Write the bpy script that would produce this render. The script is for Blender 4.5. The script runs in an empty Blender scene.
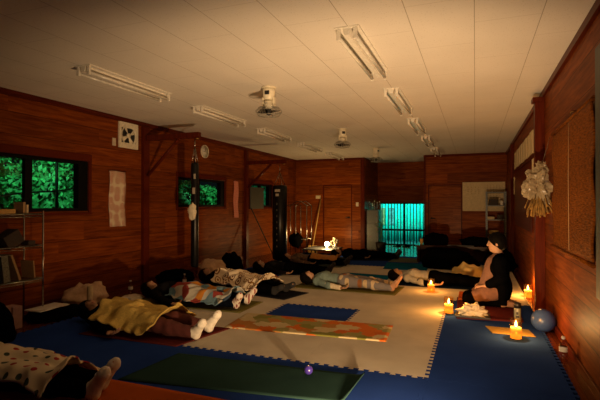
import bpy, bmesh, math, random
import numpy as np
from mathutils import Vector, Matrix, noise
from mathutils.bvhtree import BVHTree
random.seed(7)
SC = bpy.context.scene
COL = SC.collection
PI = math.pi

# ------------------------------------------------------------ camera, world, light, exposure
EYE = 1.32
cd = bpy.data.cameras.new('camera'); cam = bpy.data.objects.new('camera', cd); COL.objects.link(cam)
cd.sensor_width = 36.0; cd.lens = 27.12; cd.clip_start = 0.02; cd.clip_end = 200
cam.location = (0, 0, EYE)
cam.rotation_euler = (PI/2 + math.atan(4/452), 0, math.atan(175/452))
SC.camera = cam
w = bpy.data.worlds.new('night'); SC.world = w; w.use_nodes = True
w.node_tree.nodes['Background'].inputs[0].default_value = (0.30, 0.55, 0.60, 1)
w.node_tree.nodes['Background'].inputs[1].default_value = 0.006
SC.view_settings.view_transform = 'Standard'; SC.view_settings.look = 'None'
SC.view_settings.gamma = 1.0; SC.view_settings.exposure = 0.40
SC.view_settings.use_curve_mapping = False
SC.cycles.max_bounces = 8; SC.cycles.transparent_max_bounces = 16
SC.cycles.sample_clamp_indirect = 3.0
SC.cycles.caustics_reflective = False; SC.cycles.caustics_refractive = False

WARM = (1.0, 0.52, 0.17)
BOWL = (1.0, 0.62, 0.30)
P_NEAR = 430.0      # small floor spotlight aimed at the ceiling, below the camera
P_CANDLE = 6.0      # each candle in the room
P_LAMP = 34.0       # small lamp by the back wall
P_PORCH = 420.0      # teal light outside the sliding door
P_GARDEN = 110.0     # green garden light outside the left windows

def lamp(name, loc, power, color, radius=0.03, parent=None):
    d = bpy.data.lights.new(name, 'POINT'); d.energy = power; d.color = color; d.shadow_soft_size = radius
    o = bpy.data.objects.new(name, d); COL.objects.link(o); o.location = loc
    if parent: o.parent = parent
    return o

# ------------------------------------------------------------ materials
MATS = {}
def new_mat(name):
    m = bpy.data.materials.new(name); m.use_nodes = True
    nt = m.node_tree; b = nt.nodes['Principled BSDF']
    MATS[name] = m
    return m, nt, b
def N(nt, t, **k):
    n = nt.nodes.new(t)
    for a, v in k.items(): setattr(n, a, v)
    return n
def Lk(nt, a, b): nt.links.new(a, b)
def math_node(nt, op, a, b=None, c=None):
    n = N(nt, 'ShaderNodeMath', operation=op)
    for i, v in enumerate((a, b, c)):
        if v is None: continue
        if isinstance(v, (int, float)): n.inputs[i].default_value = v
        else: Lk(nt, v, n.inputs[i])
    return n.outputs[0]
def ramp(nt, fac, stops, const=False):
    r = N(nt, 'ShaderNodeValToRGB')
    if const: r.color_ramp.interpolation = 'CONSTANT'
    e = r.color_ramp.elements
    while len(e) < len(stops): e.new(0.5)
    for i, (p, c) in enumerate(stops):
        e[i].position = p; e[i].color = (*c, 1)
    Lk(nt, fac, r.inputs[0]); return r.outputs[0]
def mixc(nt, fac, a, b, blend='MIX'):
    n = N(nt, 'ShaderNodeMix', data_type='RGBA', blend_type=blend)
    for s, v in ((n.inputs[0], fac), (n.inputs[6], a), (n.inputs[7], b)):
        if isinstance(v, (int, float)): s.default_value = v
        elif isinstance(v, tuple): s.default_value = (*v, 1)
        else: Lk(nt, v, s)
    return n.outputs[2]
def plain(name, col, rough=0.6, metal=0.0, var=0.12, scale=30, bump=0.0, spec=0.5, sheen=0.0):
    m, nt, b = new_mat(name)
    tc = N(nt, 'ShaderNodeTexCoord'); ns = N(nt, 'ShaderNodeTexNoise')
    ns.inputs['Scale'].default_value = scale; ns.inputs['Detail'].default_value = 3
    Lk(nt, tc.outputs['Object'], ns.inputs['Vector'])
    c = ramp(nt, ns.outputs[0], [(0.3, tuple(x*(1-var) for x in col)), (0.7, tuple(min(1, x*(1+var)) for x in col))])
    Lk(nt, c, b.inputs['Base Color'])
    b.inputs['Roughness'].default_value = rough; b.inputs['Metallic'].default_value = metal
    b.inputs['Specular IOR Level'].default_value = spec
    if sheen: b.inputs['Sheen Weight'].default_value = sheen
    if bump:
        bp = N(nt, 'ShaderNodeBump'); bp.inputs['Strength'].default_value = bump; bp.inputs['Distance'].default_value = 0.01
        Lk(nt, ns.outputs[0], bp.inputs['Height']); Lk(nt, bp.outputs[0], b.inputs['Normal'])
    return m
def wood(name, dark, light, along='Y', across='Z', pitch=0.25, rough=0.32, groove=True, bumpy=0.25, coat=0.0, seg=1.82):
    m, nt, b = new_mat(name)
    g = N(nt, 'ShaderNodeNewGeometry'); sp = N(nt, 'ShaderNodeSeparateXYZ'); Lk(nt, g.outputs['Position'], sp.inputs[0])
    a = sp.outputs[along]; c = sp.outputs[across]
    row = math_node(nt, 'FLOOR', math_node(nt, 'DIVIDE', c, pitch))
    off = math_node(nt, 'MULTIPLY', row, 0.77)
    col = math_node(nt, 'FLOOR', math_node(nt, 'ADD', math_node(nt, 'DIVIDE', a, seg), off))
    cmb = N(nt, 'ShaderNodeCombineXYZ'); Lk(nt, row, cmb.inputs[0]); Lk(nt, col, cmb.inputs[1])
    wn = N(nt, 'ShaderNodeTexWhiteNoise', noise_dimensions='3D'); Lk(nt, cmb.outputs[0], wn.inputs[0])
    gv = N(nt, 'ShaderNodeCombineXYZ')
    Lk(nt, math_node(nt, 'MULTIPLY', a, 1.3), gv.inputs[0])
    Lk(nt, math_node(nt, 'MULTIPLY', c, 16.0), gv.inputs[1])
    Lk(nt, math_node(nt, 'MULTIPLY', wn.outputs[0], 37.0), gv.inputs[2])
    ns = N(nt, 'ShaderNodeTexNoise'); ns.inputs['Scale'].default_value = 1.6; ns.inputs['Detail'].default_value = 6
    ns.inputs['Roughness'].default_value = 0.62; ns.inputs['Distortion'].default_value = 0.6
    Lk(nt, gv.outputs[0], ns.inputs['Vector'])
    c1 = ramp(nt, ns.outputs[0], [(0.30, dark), (0.68, light)])
    tone = math_node(nt, 'ADD', math_node(nt, 'MULTIPLY', wn.outputs[0], 0.45), 0.72)
    tn = N(nt, 'ShaderNodeCombineXYZ')
    for i in range(3): Lk(nt, tone, tn.inputs[i])
    c2 = mixc(nt, 1.0, c1, tn.outputs[0], 'MULTIPLY')
    fr = math_node(nt, 'FRACT', math_node(nt, 'DIVIDE', c, pitch))
    gr = math_node(nt, 'LESS_THAN', fr, 0.028)
    if groove: c2 = mixc(nt, math_node(nt, 'MULTIPLY', gr, 0.75), c2, tuple(x*0.2 for x in dark))
    Lk(nt, c2, b.inputs['Base Color']); b.inputs['Roughness'].default_value = rough
    b.inputs['Specular IOR Level'].default_value = 0.06; b.inputs['Coat Weight'].default_value = coat; b.inputs['Coat Roughness'].default_value = 0.12
    bp = N(nt, 'ShaderNodeBump'); bp.inputs['Strength'].default_value = bumpy; bp.inputs['Distance'].default_value = 0.004
    hh = math_node(nt, 'SUBTRACT', math_node(nt, 'MULTIPLY', ns.outputs[0], 0.4), gr)
    Lk(nt, hh, bp.inputs['Height']); Lk(nt, bp.outputs[0], b.inputs['Normal'])
    return m
def blend_glass(name, tint=(1, 1, 1), fac=0.10, rough=0.02):
    m, nt, b = new_mat(name); nt.nodes.remove(b)
    t = N(nt, 'ShaderNodeBsdfTransparent'); t.inputs[0].default_value = (*tint, 1)
    g = N(nt, 'ShaderNodeBsdfGlossy'); g.inputs['Roughness'].default_value = rough
    mx = N(nt, 'ShaderNodeMixShader'); mx.inputs[0].default_value = fac
    Lk(nt, t.outputs[0], mx.inputs[1]); Lk(nt, g.outputs[0], mx.inputs[2])
    Lk(nt, mx.outputs[0], nt.nodes['Material Output'].inputs[0]); return m
def emit(name, col, s):
    m, nt, b = new_mat(name)
    b.inputs['Base Color'].default_value = (*col, 1)
    b.inputs['Emission Color'].default_value = (*col, 1); b.inputs['Emission Strength'].default_value = s
    return m
def mat_wax():
    m, nt, b = new_mat('candle_wax')
    t = N(nt, 'ShaderNodeBsdfTranslucent'); t.inputs[0].default_value = (1.0, 0.72, 0.30, 1)
    d = N(nt, 'ShaderNodeBsdfDiffuse'); d.inputs[0].default_value = (0.95, 0.78, 0.45, 1)
    tr = N(nt, 'ShaderNodeBsdfTransparent'); tr.inputs[0].default_value = (1, 0.8, 0.5, 1)
    mx = N(nt, 'ShaderNodeMixShader'); mx.inputs[0].default_value = 0.45
    Lk(nt, d.outputs[0], mx.inputs[1]); Lk(nt, t.outputs[0], mx.inputs[2])
    m2 = N(nt, 'ShaderNodeMixShader'); m2.inputs[0].default_value = 0.55
    Lk(nt, mx.outputs[0], m2.inputs[1]); Lk(nt, tr.outputs[0], m2.inputs[2])
    Lk(nt, m2.outputs[0], nt.nodes['Material Output'].inputs[0])
mat_wax()
def dotted(name, base, cols, scale, size, rnd=0.35, rough=0.85, ring=False, dens=1.0):
    """fabric with spots at voronoi cells (UV in metres)"""
    m, nt, b = new_mat(name)
    tc = N(nt, 'ShaderNodeTexCoord'); v = N(nt, 'ShaderNodeTexVoronoi', voronoi_dimensions='2D')
    v.inputs['Scale'].default_value = scale; v.inputs['Randomness'].default_value = rnd
    Lk(nt, tc.outputs['UV'], v.inputs['Vector'])
    sp = N(nt, 'ShaderNodeSeparateColor'); Lk(nt, v.outputs['Color'], sp.inputs[0])
    n = len(cols)
    pc = ramp(nt, sp.outputs[0], [(i/n, c) for i, c in enumerate(cols)], True)
    inside = math_node(nt, 'LESS_THAN', v.outputs['Distance'], size)
    if ring:
        r2 = math_node(nt, 'GREATER_THAN', math_node(nt, 'SINE', math_node(nt, 'MULTIPLY', v.outputs['Distance'], ring)), 0.1)
        inside = math_node(nt, 'MULTIPLY', inside, r2)
    if dens < 1: inside = math_node(nt, 'MULTIPLY', inside, math_node(nt, 'LESS_THAN', sp.outputs[1], dens))
    Lk(nt, mixc(nt, inside, base, pc), b.inputs['Base Color']); b.inputs['Roughness'].default_value = rough
    b.inputs['Specular IOR Level'].default_value = 0.2
    return m
def patches(name, cols, scale, rough=0.85, distort=0.0, rnd=1.0):
    m, nt, b = new_mat(name)
    tc = N(nt, 'ShaderNodeTexCoord'); v = N(nt, 'ShaderNodeTexVoronoi', voronoi_dimensions='2D')
    v.inputs['Scale'].default_value = scale; v.inputs['Randomness'].default_value = rnd
    vec = tc.outputs['UV']
    if distort:
        ns = N(nt, 'ShaderNodeTexNoise'); ns.inputs['Scale'].default_value = scale*1.7
        Lk(nt, vec, ns.inputs['Vector'])
        va = N(nt, 'ShaderNodeVectorMath', operation='MULTIPLY_ADD')
        Lk(nt, ns.outputs[1], va.inputs[0]); va.inputs[1].default_value = (distort,)*3; Lk(nt, vec, va.inputs[2]); vec = va.outputs[0]
    Lk(nt, vec, v.inputs['Vector'])
    sp = N(nt, 'ShaderNodeSeparateColor'); Lk(nt, v.outputs['Color'], sp.inputs[0])
    n = len(cols)
    Lk(nt, ramp(nt, sp.outputs[0], [(i/n, c) for i, c in enumerate(cols)], True), b.inputs['Base Color'])
    b.inputs['Roughness'].default_value = rough; b.inputs['Specular IOR Level'].default_value = 0.2
    return m
def foam(name, col, rough=0.85):
    m, nt, b = new_mat(name)
    g = N(nt, 'ShaderNodeNewGeometry'); ns = N(nt, 'ShaderNodeTexNoise')
    ns.inputs['Scale'].default_value = 3.0; ns.inputs['Detail'].default_value = 5; Lk(nt, g.outputs['Position'], ns.inputs['Vector'])
    Lk(nt, ramp(nt, ns.outputs[0], [(0.3, tuple(x*0.82 for x in col)), (0.7, col)]), b.inputs['Base Color'])
    n2 = N(nt, 'ShaderNodeTexNoise'); n2.inputs['Scale'].default_value = 160; Lk(nt, g.outputs['Position'], n2.inputs['Vector'])
    bp = N(nt, 'ShaderNodeBump'); bp.inputs['Strength'].default_value = 0.35; bp.inputs['Distance'].default_value = 0.002
    Lk(nt, n2.outputs[0], bp.inputs['Height']); Lk(nt, bp.outputs[0], b.inputs['Normal'])
    b.inputs['Roughness'].default_value = rough; b.inputs['Specular IOR Level'].default_value = 0.0; return m

wood('wall_wood_side', (0.10, 0.016, 0.002), (0.27, 0.066, 0.009), 'Y', 'Z', 0.27, rough=0.5)
wood('wall_wood_end', (0.12, 0.018, 0.002), (0.30, 0.075, 0.010), 'X', 'Z', 0.27, rough=0.40)
wood('floor_wood', (0.07, 0.015, 0.004), (0.15, 0.04, 0.010), 'Y', 'X', 0.09, rough=0.16, bumpy=0.1)
wood('post_wood', (0.07, 0.010, 0.004), (0.14, 0.022, 0.007), 'Z', 'X', 5.0, rough=0.35, groove=False)
wood('trim_wood', (0.07, 0.010, 0.004), (0.13, 0.022, 0.007), 'Y', 'Z', 5.0, rough=0.35, groove=False)
wood('door_wood', (0.12, 0.022, 0.003), (0.32, 0.085, 0.012), 'X', 'Z', 0.30, rough=0.3)
wood('table_wood', (0.035, 0.016, 0.009), (0.075, 0.032, 0.018), 'X', 'Y', 3.0, rough=0.25, groove=False)
def mat_ceiling():
    m, nt, b = new_mat('ceiling_board')
    g = N(nt, 'ShaderNodeNewGeometry'); sp = N(nt, 'ShaderNodeSeparateXYZ'); Lk(nt, g.outputs['Position'], sp.inputs[0])
    P = 0.455
    fx = math_node(nt, 'FRACT', math_node(nt, 'ADD', math_node(nt, 'DIVIDE', sp.outputs[0], P), 100.006))
    sx = math_node(nt, 'LESS_THAN', fx, 0.012)
    row = math_node(nt, 'FLOOR', math_node(nt, 'ADD', math_node(nt, 'DIVIDE', sp.outputs[0], P), 100.006))
    fy = math_node(nt, 'FRACT', math_node(nt, 'ADD', math_node(nt, 'DIVIDE', sp.outputs[1], 0.91), math_node(nt, 'MULTIPLY', row, 0.5)))
    sy = math_node(nt, 'LESS_THAN', fy, 0.005)
    seam = math_node(nt, 'MAXIMUM', math_node(nt, 'MULTIPLY', sx, 0.7), math_node(nt, 'MULTIPLY', sy, 0.4))
    v = N(nt, 'ShaderNodeTexVoronoi'); v.inputs['Scale'].default_value = 55; Lk(nt, g.outputs['Position'], v.inputs['Vector'])
    s2 = N(nt, 'ShaderNodeSeparateColor'); Lk(nt, v.outputs['Color'], s2.inputs[0])
    dot = math_node(nt, 'MULTIPLY', math_node(nt, 'LESS_THAN', v.outputs['Distance'], 0.22), math_node(nt, 'GREATER_THAN', s2.outputs[0], 0.45))
    ns = N(nt, 'ShaderNodeTexNoise'); ns.inputs['Scale'].default_value = 1.3; Lk(nt, g.outputs['Position'], ns.inputs['Vector'])
    c = ramp(nt, ns.outputs[0], [(0.3, (0.72, 0.69, 0.64)), (0.7, (0.79, 0.76, 0.71))])
    c = mixc(nt, math_node(nt, 'MULTIPLY', dot, 0.28), c, (0.30, 0.26, 0.20))
    c = mixc(nt, seam, c, (0.22, 0.18, 0.13))
    Lk(nt, c, b.inputs['Base Color']); b.inputs['Roughness'].default_value = 0.8
mat_ceiling()
foam('foam_blue', (0.022, 0.060, 0.30)); foam('foam_beige', (0.66, 0.62, 0.53))
foam('yoga_green', (0.028, 0.066, 0.062), 0.75); foam('yoga_orange', (0.45, 0.10, 0.02), 0.75)
foam('yoga_maroon', (0.12, 0.025, 0.025), 0.75); foam('yoga_black', (0.02, 0.022, 0.03), 0.75)
foam('yoga_olive', (0.16, 0.15, 0.05), 0.75); foam('yoga_teal', (0.01, 0.13, 0.26), 0.75)
foam('yoga_grey', (0.15, 0.18, 0.15), 0.75); foam('yoga_navy', (0.008, 0.015, 0.04), 0.75)
plain('white_enamel', (0.80, 0.78, 0.72), 0.35); plain('tube_glass', (0.72, 0.70, 0.64), 0.2)
plain('fan_cream', (0.82, 0.77, 0.62), 0.35); plain('cage_wire', (0.35, 0.34, 0.30), 0.35, 0.6)
blend_glass('fan_blade_plastic', (0.22, 0.22, 0.22), 0.25, 0.15)
plain('chrome', (0.40, 0.37, 0.33), 0.25, 1.0); plain('black_metal', (0.015, 0.015, 0.017), 0.4)
plain('black_leather', (0.005, 0.005, 0.006), 0.3, var=0.3, spec=0.25); plain('grey_tape', (0.45, 0.40, 0.33), 0.4)
plain('alu_frame', (0.004, 0.004, 0.005), 0.5, spec=0.08); blend_glass('pane_glass', (0.95, 0.98, 0.96), 0.025)
plain('black_cloth', (0.0025, 0.0025, 0.003), 0.9, spec=0.0); plain('navy_cloth', (0.005, 0.007, 0.014), 0.9, spec=0.0)
plain('charcoal_cloth', (0.012, 0.011, 0.012), 0.9, spec=0.0)
plain('hair_black', (0.005, 0.004, 0.003), 0.6, var=0.4, scale=90, spec=0.03)
plain('skin', (0.50, 0.28, 0.17), 0.5, var=0.05); plain('lips', (0.50, 0.18, 0.14), 0.5); plain('brow', (0.05, 0.03, 0.02), 0.8)
plain('sock_white', (0.78, 0.74, 0.66), 0.9); plain('sock_black', (0.02, 0.02, 0.022), 0.9)
plain('maroon_cloth', (0.09, 0.018, 0.015), 0.9); plain('tan_cloth', (0.62, 0.44, 0.30), 0.9, bump=0.2)
plain('pink_cloth', (0.20, 0.10, 0.07), 0.9); plain('greyblue_cloth', (0.17, 0.25, 0.24), 0.9)
plain('cream_cloth', (0.72, 0.64, 0.48), 0.9); plain('grey_shirt', (0.34, 0.33, 0.28), 0.9)
plain('yellow_blanket', (0.62, 0.44, 0.11), 0.9, var=0.15, scale=60, bump=0.3)
plain('orange_blanket', (0.55, 0.25, 0.06), 0.9); plain('brown_pattern', (0.14, 0.09, 0.06), 0.9, var=0.5, scale=25)
dotted('polka_blanket', (0.72, 0.64, 0.46), [(0.35, 0.03, 0.03), (0.045, 0.075, 0.06)], 10.5, 0.21, rnd=0.3)
patches('patchwork_blanket', [(0.15, 0.27, 0.36), (0.13, 0.25, 0.34), (0.04, 0.07, 0.12), (0.50, 0.50, 0.46), (0.16, 0.28, 0.36), (0.13, 0.25, 0.34), (0.30, 0.05, 0.04), (0.52, 0.50, 0.44), (0.14, 0.26, 0.35), (0.55, 0.22, 0.03), (0.15, 0.27, 0.36), (0.54, 0.52, 0.46)], 8.5, distort=0.06)
dotted('rose_blanket', (0.90, 0.78, 0.58), [(0.22, 0.09, 0.02), (0.14, 0.05, 0.02), (0.30, 0.15, 0.03)], 8, 0.42, rnd=0.9, ring=26)
dotted('dab_trousers', (0.20, 0.19, 0.20), [(0.55, 0.44, 0.28), (0.24, 0.10, 0.04), (0.60, 0.48, 0.32)], 10, 0.36, rnd=0.8, dens=0.75)
dotted('yellow_print', (0.70, 0.52, 0.20), [(0.25, 0.12, 0.05)], 14, 0.33, rnd=0.9)
dotted('tenugui_rings', (0.70, 0.60, 0.44), [(0.42, 0.04, 0.03), (0.38, 0.06, 0.04)], 7.5, 0.44, rnd=0.5, ring=34)
dotted('tenugui_pink', (0.62, 0.20, 0.15), [(0.70, 0.30, 0.22)], 24, 0.3)
patches('rug_print', [(0.55, 0.13, 0.02), (0.22, 0.22, 0.05), (0.55, 0.46, 0.26), (0.45, 0.20, 0.05), (0.60, 0.15, 0.02), (0.30, 0.28, 0.10), (0.60, 0.50, 0.30)], 6.5, distort=0.22)
dotted('sock_dots', (0.74, 0.68, 0.60), [(0.25, 0.04, 0.04)], 28, 0.3)
def mat_sudare():
    m, nt, b = new_mat('reed_screen')
    g = N(nt, 'ShaderNodeNewGeometry'); mp = N(nt, 'ShaderNodeMapping'); mp.inputs['Scale'].default_value = (1, 9, 60)
    Lk(nt, g.outputs['Position'], mp.inputs[0]); ns = N(nt, 'ShaderNodeTexNoise'); ns.inputs['Scale'].default_value = 1.6; ns.inputs['Detail'].default_value = 5
    Lk(nt, mp.outputs[0], ns.inputs['Vector'])
    Lk(nt, ramp(nt, ns.outputs[0], [(0.30, (0.08, 0.019, 0.001)), (0.68, (0.28, 0.080, 0.006))]), b.inputs['Base Color'])
    bp = N(nt, 'ShaderNodeBump'); bp.inputs['Strength'].default_value = 1.0; bp.inputs['Distance'].default_value = 0.012
    Lk(nt, ns.outputs[0], bp.inputs['Height']); Lk(nt, bp.outputs[0], b.inputs['Normal']); b.inputs['Roughness'].default_value = 0.6; b.inputs['Specular IOR Level'].default_value = 0.05
mat_sudare()
plain('leaf_green', (0.055, 0.22, 0.075), 0.6, var=0.5, scale=8); plain('bark', (0.08, 0.05, 0.03), 0.9)
plain('lawn', (0.05, 0.14, 0.08), 0.8, var=0.5, scale=6); plain('pale_wall', (0.10, 0.16, 0.13), 0.7)
plain('paper', (0.66, 0.54, 0.34), 0.8); plain('paper_white', (0.75, 0.72, 0.65), 0.8); plain('book_tan', (0.42, 0.27, 0.13), 0.8)
plain('book_grey', (0.16, 0.17, 0.14), 0.8, var=0.5, scale=70); plain('box_yellow', (0.55, 0.34, 0.10), 0.8); plain('dark_box', (0.035, 0.025, 0.02), 0.7)
plain('pink_box', (0.42, 0.24, 0.20), 0.8); plain('ink', (0.05, 0.03, 0.03), 0.7)
plain('dark_metal_top', (0.06, 0.065, 0.075), 0.45); plain('dim_flower', (0.16, 0.13, 0.09), 0.8); plain('teal_plastic', (0.03, 0.70, 0.62), 0.4, var=0.3, scale=14); plain('steel_grey', (0.09, 0.10, 0.11), 0.4, 0.3)
plain('ball_blue', (0.045, 0.10, 0.34), 0.32, var=0.05); plain('ball_purple', (0.035, 0.022, 0.20), 0.3)
plain('thermos_grey', (0.30, 0.33, 0.27), 0.35); plain('brass', (0.5, 0.3, 0.1), 0.3, 1.0)
plain('poster_orange', (0.65, 0.22, 0.10), 0.7, var=0.5, scale=12); plain('poster_grey', (0.20, 0.25, 0.27), 0.7, var=0.5, scale=12)
plain('yellow_mat', (0.28, 0.19, 0.045), 0.7); plain('screen_dark', (0.05, 0.055, 0.045), 0.5); plain('switch_plastic', (0.6, 0.5, 0.38), 0.5)
blend_glass('clear_plastic', (0.90, 0.86, 0.80), 0.22, 0.08)
blend_glass('jar_glass', (1.0, 0.86, 0.62), 0.10, 0.05)
def mat_bag():
    m, nt, b = new_mat('bag_film'); nt.nodes.remove(b)
    t = N(nt, 'ShaderNodeBsdfTransparent'); g = N(nt, 'ShaderNodeBsdfPrincipled')
    g.inputs['Base Color'].default_value = (0.42, 0.34, 0.22, 1); g.inputs['Roughness'].default_value = 0.22
    mx = N(nt, 'ShaderNodeMixShader'); mx.inputs[0].default_value = 0.62
    Lk(nt, t.outputs[0], mx.inputs[1]); Lk(nt, g.outputs[0], mx.inputs[2]); Lk(nt, mx.outputs[0], nt.nodes['Material Output'].inputs[0])
mat_bag()
plain('dried_flower', (0.24, 0.13, 0.025), 0.8, var=0.5, scale=20)
emit('flame', (1.0, 0.50, 0.13), 40.0); emit('bulb', (1.0, 0.75, 0.35), 60.0)
M = MATS

# ------------------------------------------------------------ mesh helpers
class MB:
    def __init__(s): s.bm = bmesh.new(); s.mats = []; s.mi = 0
    def mat(s, name):
        if name not in s.mats: s.mats.append(name)
        s.mi = s.mats.index(name); return s
    def _fin(s, vs):
        fs = set()
        for v in vs:
            for f in v.link_faces: fs.add(f)
        for f in fs: f.material_index = s.mi
    def box(s, a, b, bev=0.0, rot=None, piv=None):
        a = Vector(a); b = Vector(b)
        r = bmesh.ops.create_cube(s.bm, size=1.0); vs = r['verts']
        bmesh.ops.scale(s.bm, vec=(b-a), verts=vs)
        bmesh.ops.translate(s.bm, vec=(a+b)/2, verts=vs)
        if bev:
            es = list({e for v in vs for e in v.link_edges})
            rr = bmesh.ops.bevel(s.bm, geom=es, offset=bev, segments=2, profile=0.5, affect='EDGES')
            vs = list({v for f in rr['faces'] for v in f.verts} | {v for v in vs if v.is_valid})
        if rot is not None:
            p = Vector(piv) if piv is not None else (a+b)/2
            bmesh.ops.rotate(s.bm, cent=p, matrix=rot, verts=vs)
        s._fin(vs); return s
    def tube(s, pts, r, n=8, cap=True):
        pts = [Vector(p) for p in pts]; rs = r if isinstance(r, (list, tuple)) else [r]*len(pts)
        rings = []
        for i, p in enumerate(pts):
            d = (pts[min(i+1, len(pts)-1)] - pts[max(i-1, 0)]).normalized()
            up = Vector((0, 0, 1)) if abs(d.z) < 0.95 else Vector((1, 0, 0))
            u = d.cross(up).normalized(); v = d.cross(u)
            rings.append([s.bm.verts.new(p + (u*math.cos(t) + v*math.sin(t))*rs[i]) for t in [2*PI*k/n for k in range(n)]])
        for a, b in zip(rings, rings[1:]):
            for k in range(n):
                f = s.bm.faces.new((a[k], a[(k+1) % n], b[(k+1) % n], b[k])); f.material_index = s.mi; f.smooth = True
        if cap:
            for rg in (rings[0][::-1], rings[-1]):
                f = s.bm.faces.new(rg); f.material_index = s.mi
        return s
    def lathe(s, prof, c=(0, 0, 0), n=20, axis='Z', cap=True):
        c = Vector(c); rings = []
        for (r, z) in prof:
            ring = []
            for k in range(n):
                t = 2*PI*k/n; x, y = r*math.cos(t), r*math.sin(t)
                p = {'Z': (x, y, z), 'Y': (x, z, y), 'X': (z, x, y)}[axis]
                ring.append(s.bm.verts.new(c+Vector(p)))
            rings.append(ring)
        for a, b in zip(rings, rings[1:]):
            for k in range(n):
                f = s.bm.faces.new((a[k], a[(k+1) % n], b[(k+1) % n], b[k])); f.material_index = s.mi; f.smooth = True
        if cap and prof[0][0] > 1e-4: s.bm.faces.new(rings[0][::-1]).material_index = s.mi
        if cap and prof[-1][0] > 1e-4: s.bm.faces.new(rings[-1]).material_index = s.mi
        return s
    def ell(s, c, r, n=16, rot=None):
        rr = bmesh.ops.create_uvsphere(s.bm, u_segments=n, v_segments=max(6, n//2), radius=1.0); vs = rr['verts']
        bmesh.ops.scale(s.bm, vec=r, verts=vs)
        if rot is not None: bmesh.ops.rotate(s.bm, cent=(0, 0, 0), matrix=rot, verts=vs)
        bmesh.ops.translate(s.bm, vec=c, verts=vs); s._fin(vs)
        for v in vs:
            for f in v.link_faces: f.smooth = True
        return s
    def grid(s, fn, nu, nv, uvl=None):
        vs = [[s.bm.verts.new(fn(i/nu, j/nv)) for j in range(nv+1)] for i in range(nu+1)]
        uv = s.bm.loops.layers.uv.verify() if uvl else None
        for i in range(nu):
            for j in range(nv):
                f = s.bm.faces.new((vs[i][j], vs[i+1][j], vs[i+1][j+1], vs[i][j+1])); f.material_index = s.mi; f.smooth = True
                if uv:
                    for lp, (a, b) in zip(f.loops, ((i, j), (i+1, j), (i+1, j+1), (i, j+1))):
                        lp[uv].uv = (a/nu*uvl[0], b/nv*uvl[1])
        return s
    def done(s, name, parent=None, solid=0.0):
        bmesh.ops.recalc_face_normals(s.bm, faces=s.bm.faces)
        me = bpy.data.meshes.new(name); s.bm.to_mesh(me); s.bm.free()
        for m in s.mats: me.materials.append(M[m])
        o = bpy.data.objects.new(name, me); COL.objects.link(o)
        if parent: o.parent = parent
        if solid:
            md = o.modifiers.new('s', 'SOLIDIFY'); md.thickness = solid; md.offset = 0
        return o
def B(m): b = MB(); b.mat(m); return b
def tag(o, label=None, cat=None, group=None, kind=None):
    if label: o['label'] = label
    if cat: o['category'] = cat
    if group: o['group'] = group
    if kind: o['kind'] = kind
    return o
def thing(name, loc, label, cat, group=None, rz=0):
    o = bpy.data.objects.new(name, None); COL.objects.link(o); o.location = loc; o.rotation_euler[2] = rz
    o.empty_display_size = 0.1
    return tag(o, label, cat, group)
def struct(o): o['kind'] = 'structure'; return o
def copy_tree(o, parent=None):
    c = o.copy(); COL.objects.link(c)
    if parent: c.parent = parent
    for ch in list(o.children): copy_tree(ch, c)
    return c
def RZ(a): return Matrix.Rotation(a, 3, 'Z')

# ------------------------------------------------------------ room shell
XL, XR, YB, YA, ZC, ZF = -5.2, 0.79, 13.1, 15.0, 2.69, -0.02
AX0, AX1 = -3.03, -1.34
T = 0.14
def wall_with_holes(name, mat, axis, pos0, pos1, lo, hi, holes):
    """axis X: slab between x=pos0..pos1 running in Y; axis Y: slab between y=pos0..pos1 running in X"""
    b = B(mat)
    def bx(u0, u1, z0, z1):
        if axis == 'X': b.box((pos0, u0, z0), (pos1, u1, z1))
        else: b.box((u0, pos0, z0), (u1, pos1, z1))
    u = lo
    for (h0, h1, z0, z1) in sorted(holes):
        bx(u, h0, ZF, ZC)
        if z0 > ZF + 0.001: bx(h0, h1, ZF, z0)
        bx(h0, h1, z1, ZC); u = h1
    bx(u, hi, ZF, ZC)
    return struct(b.done(name))
W1 = (2.30, 4.97, 1.22, 1.93); W2 = (7.07, 8.78, 1.26, 1.83); W3 = (9.98, 11.27, 1.24, 1.84)
wall_with_holes('wall_left', 'wall_wood_side', 'X', XL-T, XL, -1.6, YA+T, [W1, W2, W3])
wall_with_holes('wall_right', 'wall_wood_side', 'X', XR, XR+T, -1.6, YA+T, [])
wall_with_holes('wall_back_left', 'wall_wood_end', 'Y', YB, YB+T, XL, AX0, [(-4.32, -3.41, ZF, 1.90)])
wall_with_holes('wall_back_right', 'wall_wood_end', 'Y', YB, YB+T, AX1, XR, [(-1.23, -0.33, ZF, 1.86)])
wall_with_holes('wall_alcove', 'wall_wood_end', 'Y', YA, YA+T, XL, XR, [(-2.98, -1.38, ZF, 1.36)])
wall_with_holes('wall_front', 'wall_wood_end', 'Y', -1.6-T, -1.6, XL-T, XR+T, [])
struct(B('wall_wood_side').box((AX0-T, YB+T, ZF), (AX0, YA, ZC)).done('wall_alcove_left'))
struct(B('wall_wood_side').box((AX1, YB+T, ZF), (AX1+T, YA, ZC)).done('wall_alcove_right'))
struct(B('ceiling_board').box((XL-T, -1.6-T, ZC), (XR+T, YA+T, ZC+0.1)).done('ceiling'))
struct(B('floor_wood').box((XL-T, -1.6-T, ZF-0.1), (XR+T, YA+T, ZF)).done('floor'))
def trim(n, a, b, m='trim_wood'): return struct(B(m).box(a, b, 0.004).done('trim_%d' % n))
trim(1, (XL, -1.55, ZC-0.07), (XL+0.03, YB, ZC)); trim(2, (XR-0.03, -1.55, ZC-0.07), (XR, YB, ZC))
trim(3, (XL+0.03, YB-0.03, ZC-0.06), (AX0-0.001, YB, ZC)); trim(4, (AX1, YB-0.03, ZC-0.06), (XR-0.03, YB, ZC))
trim(5, (XR-0.02, -1.55, ZF), (XR, 6.16, 0.06))
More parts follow.
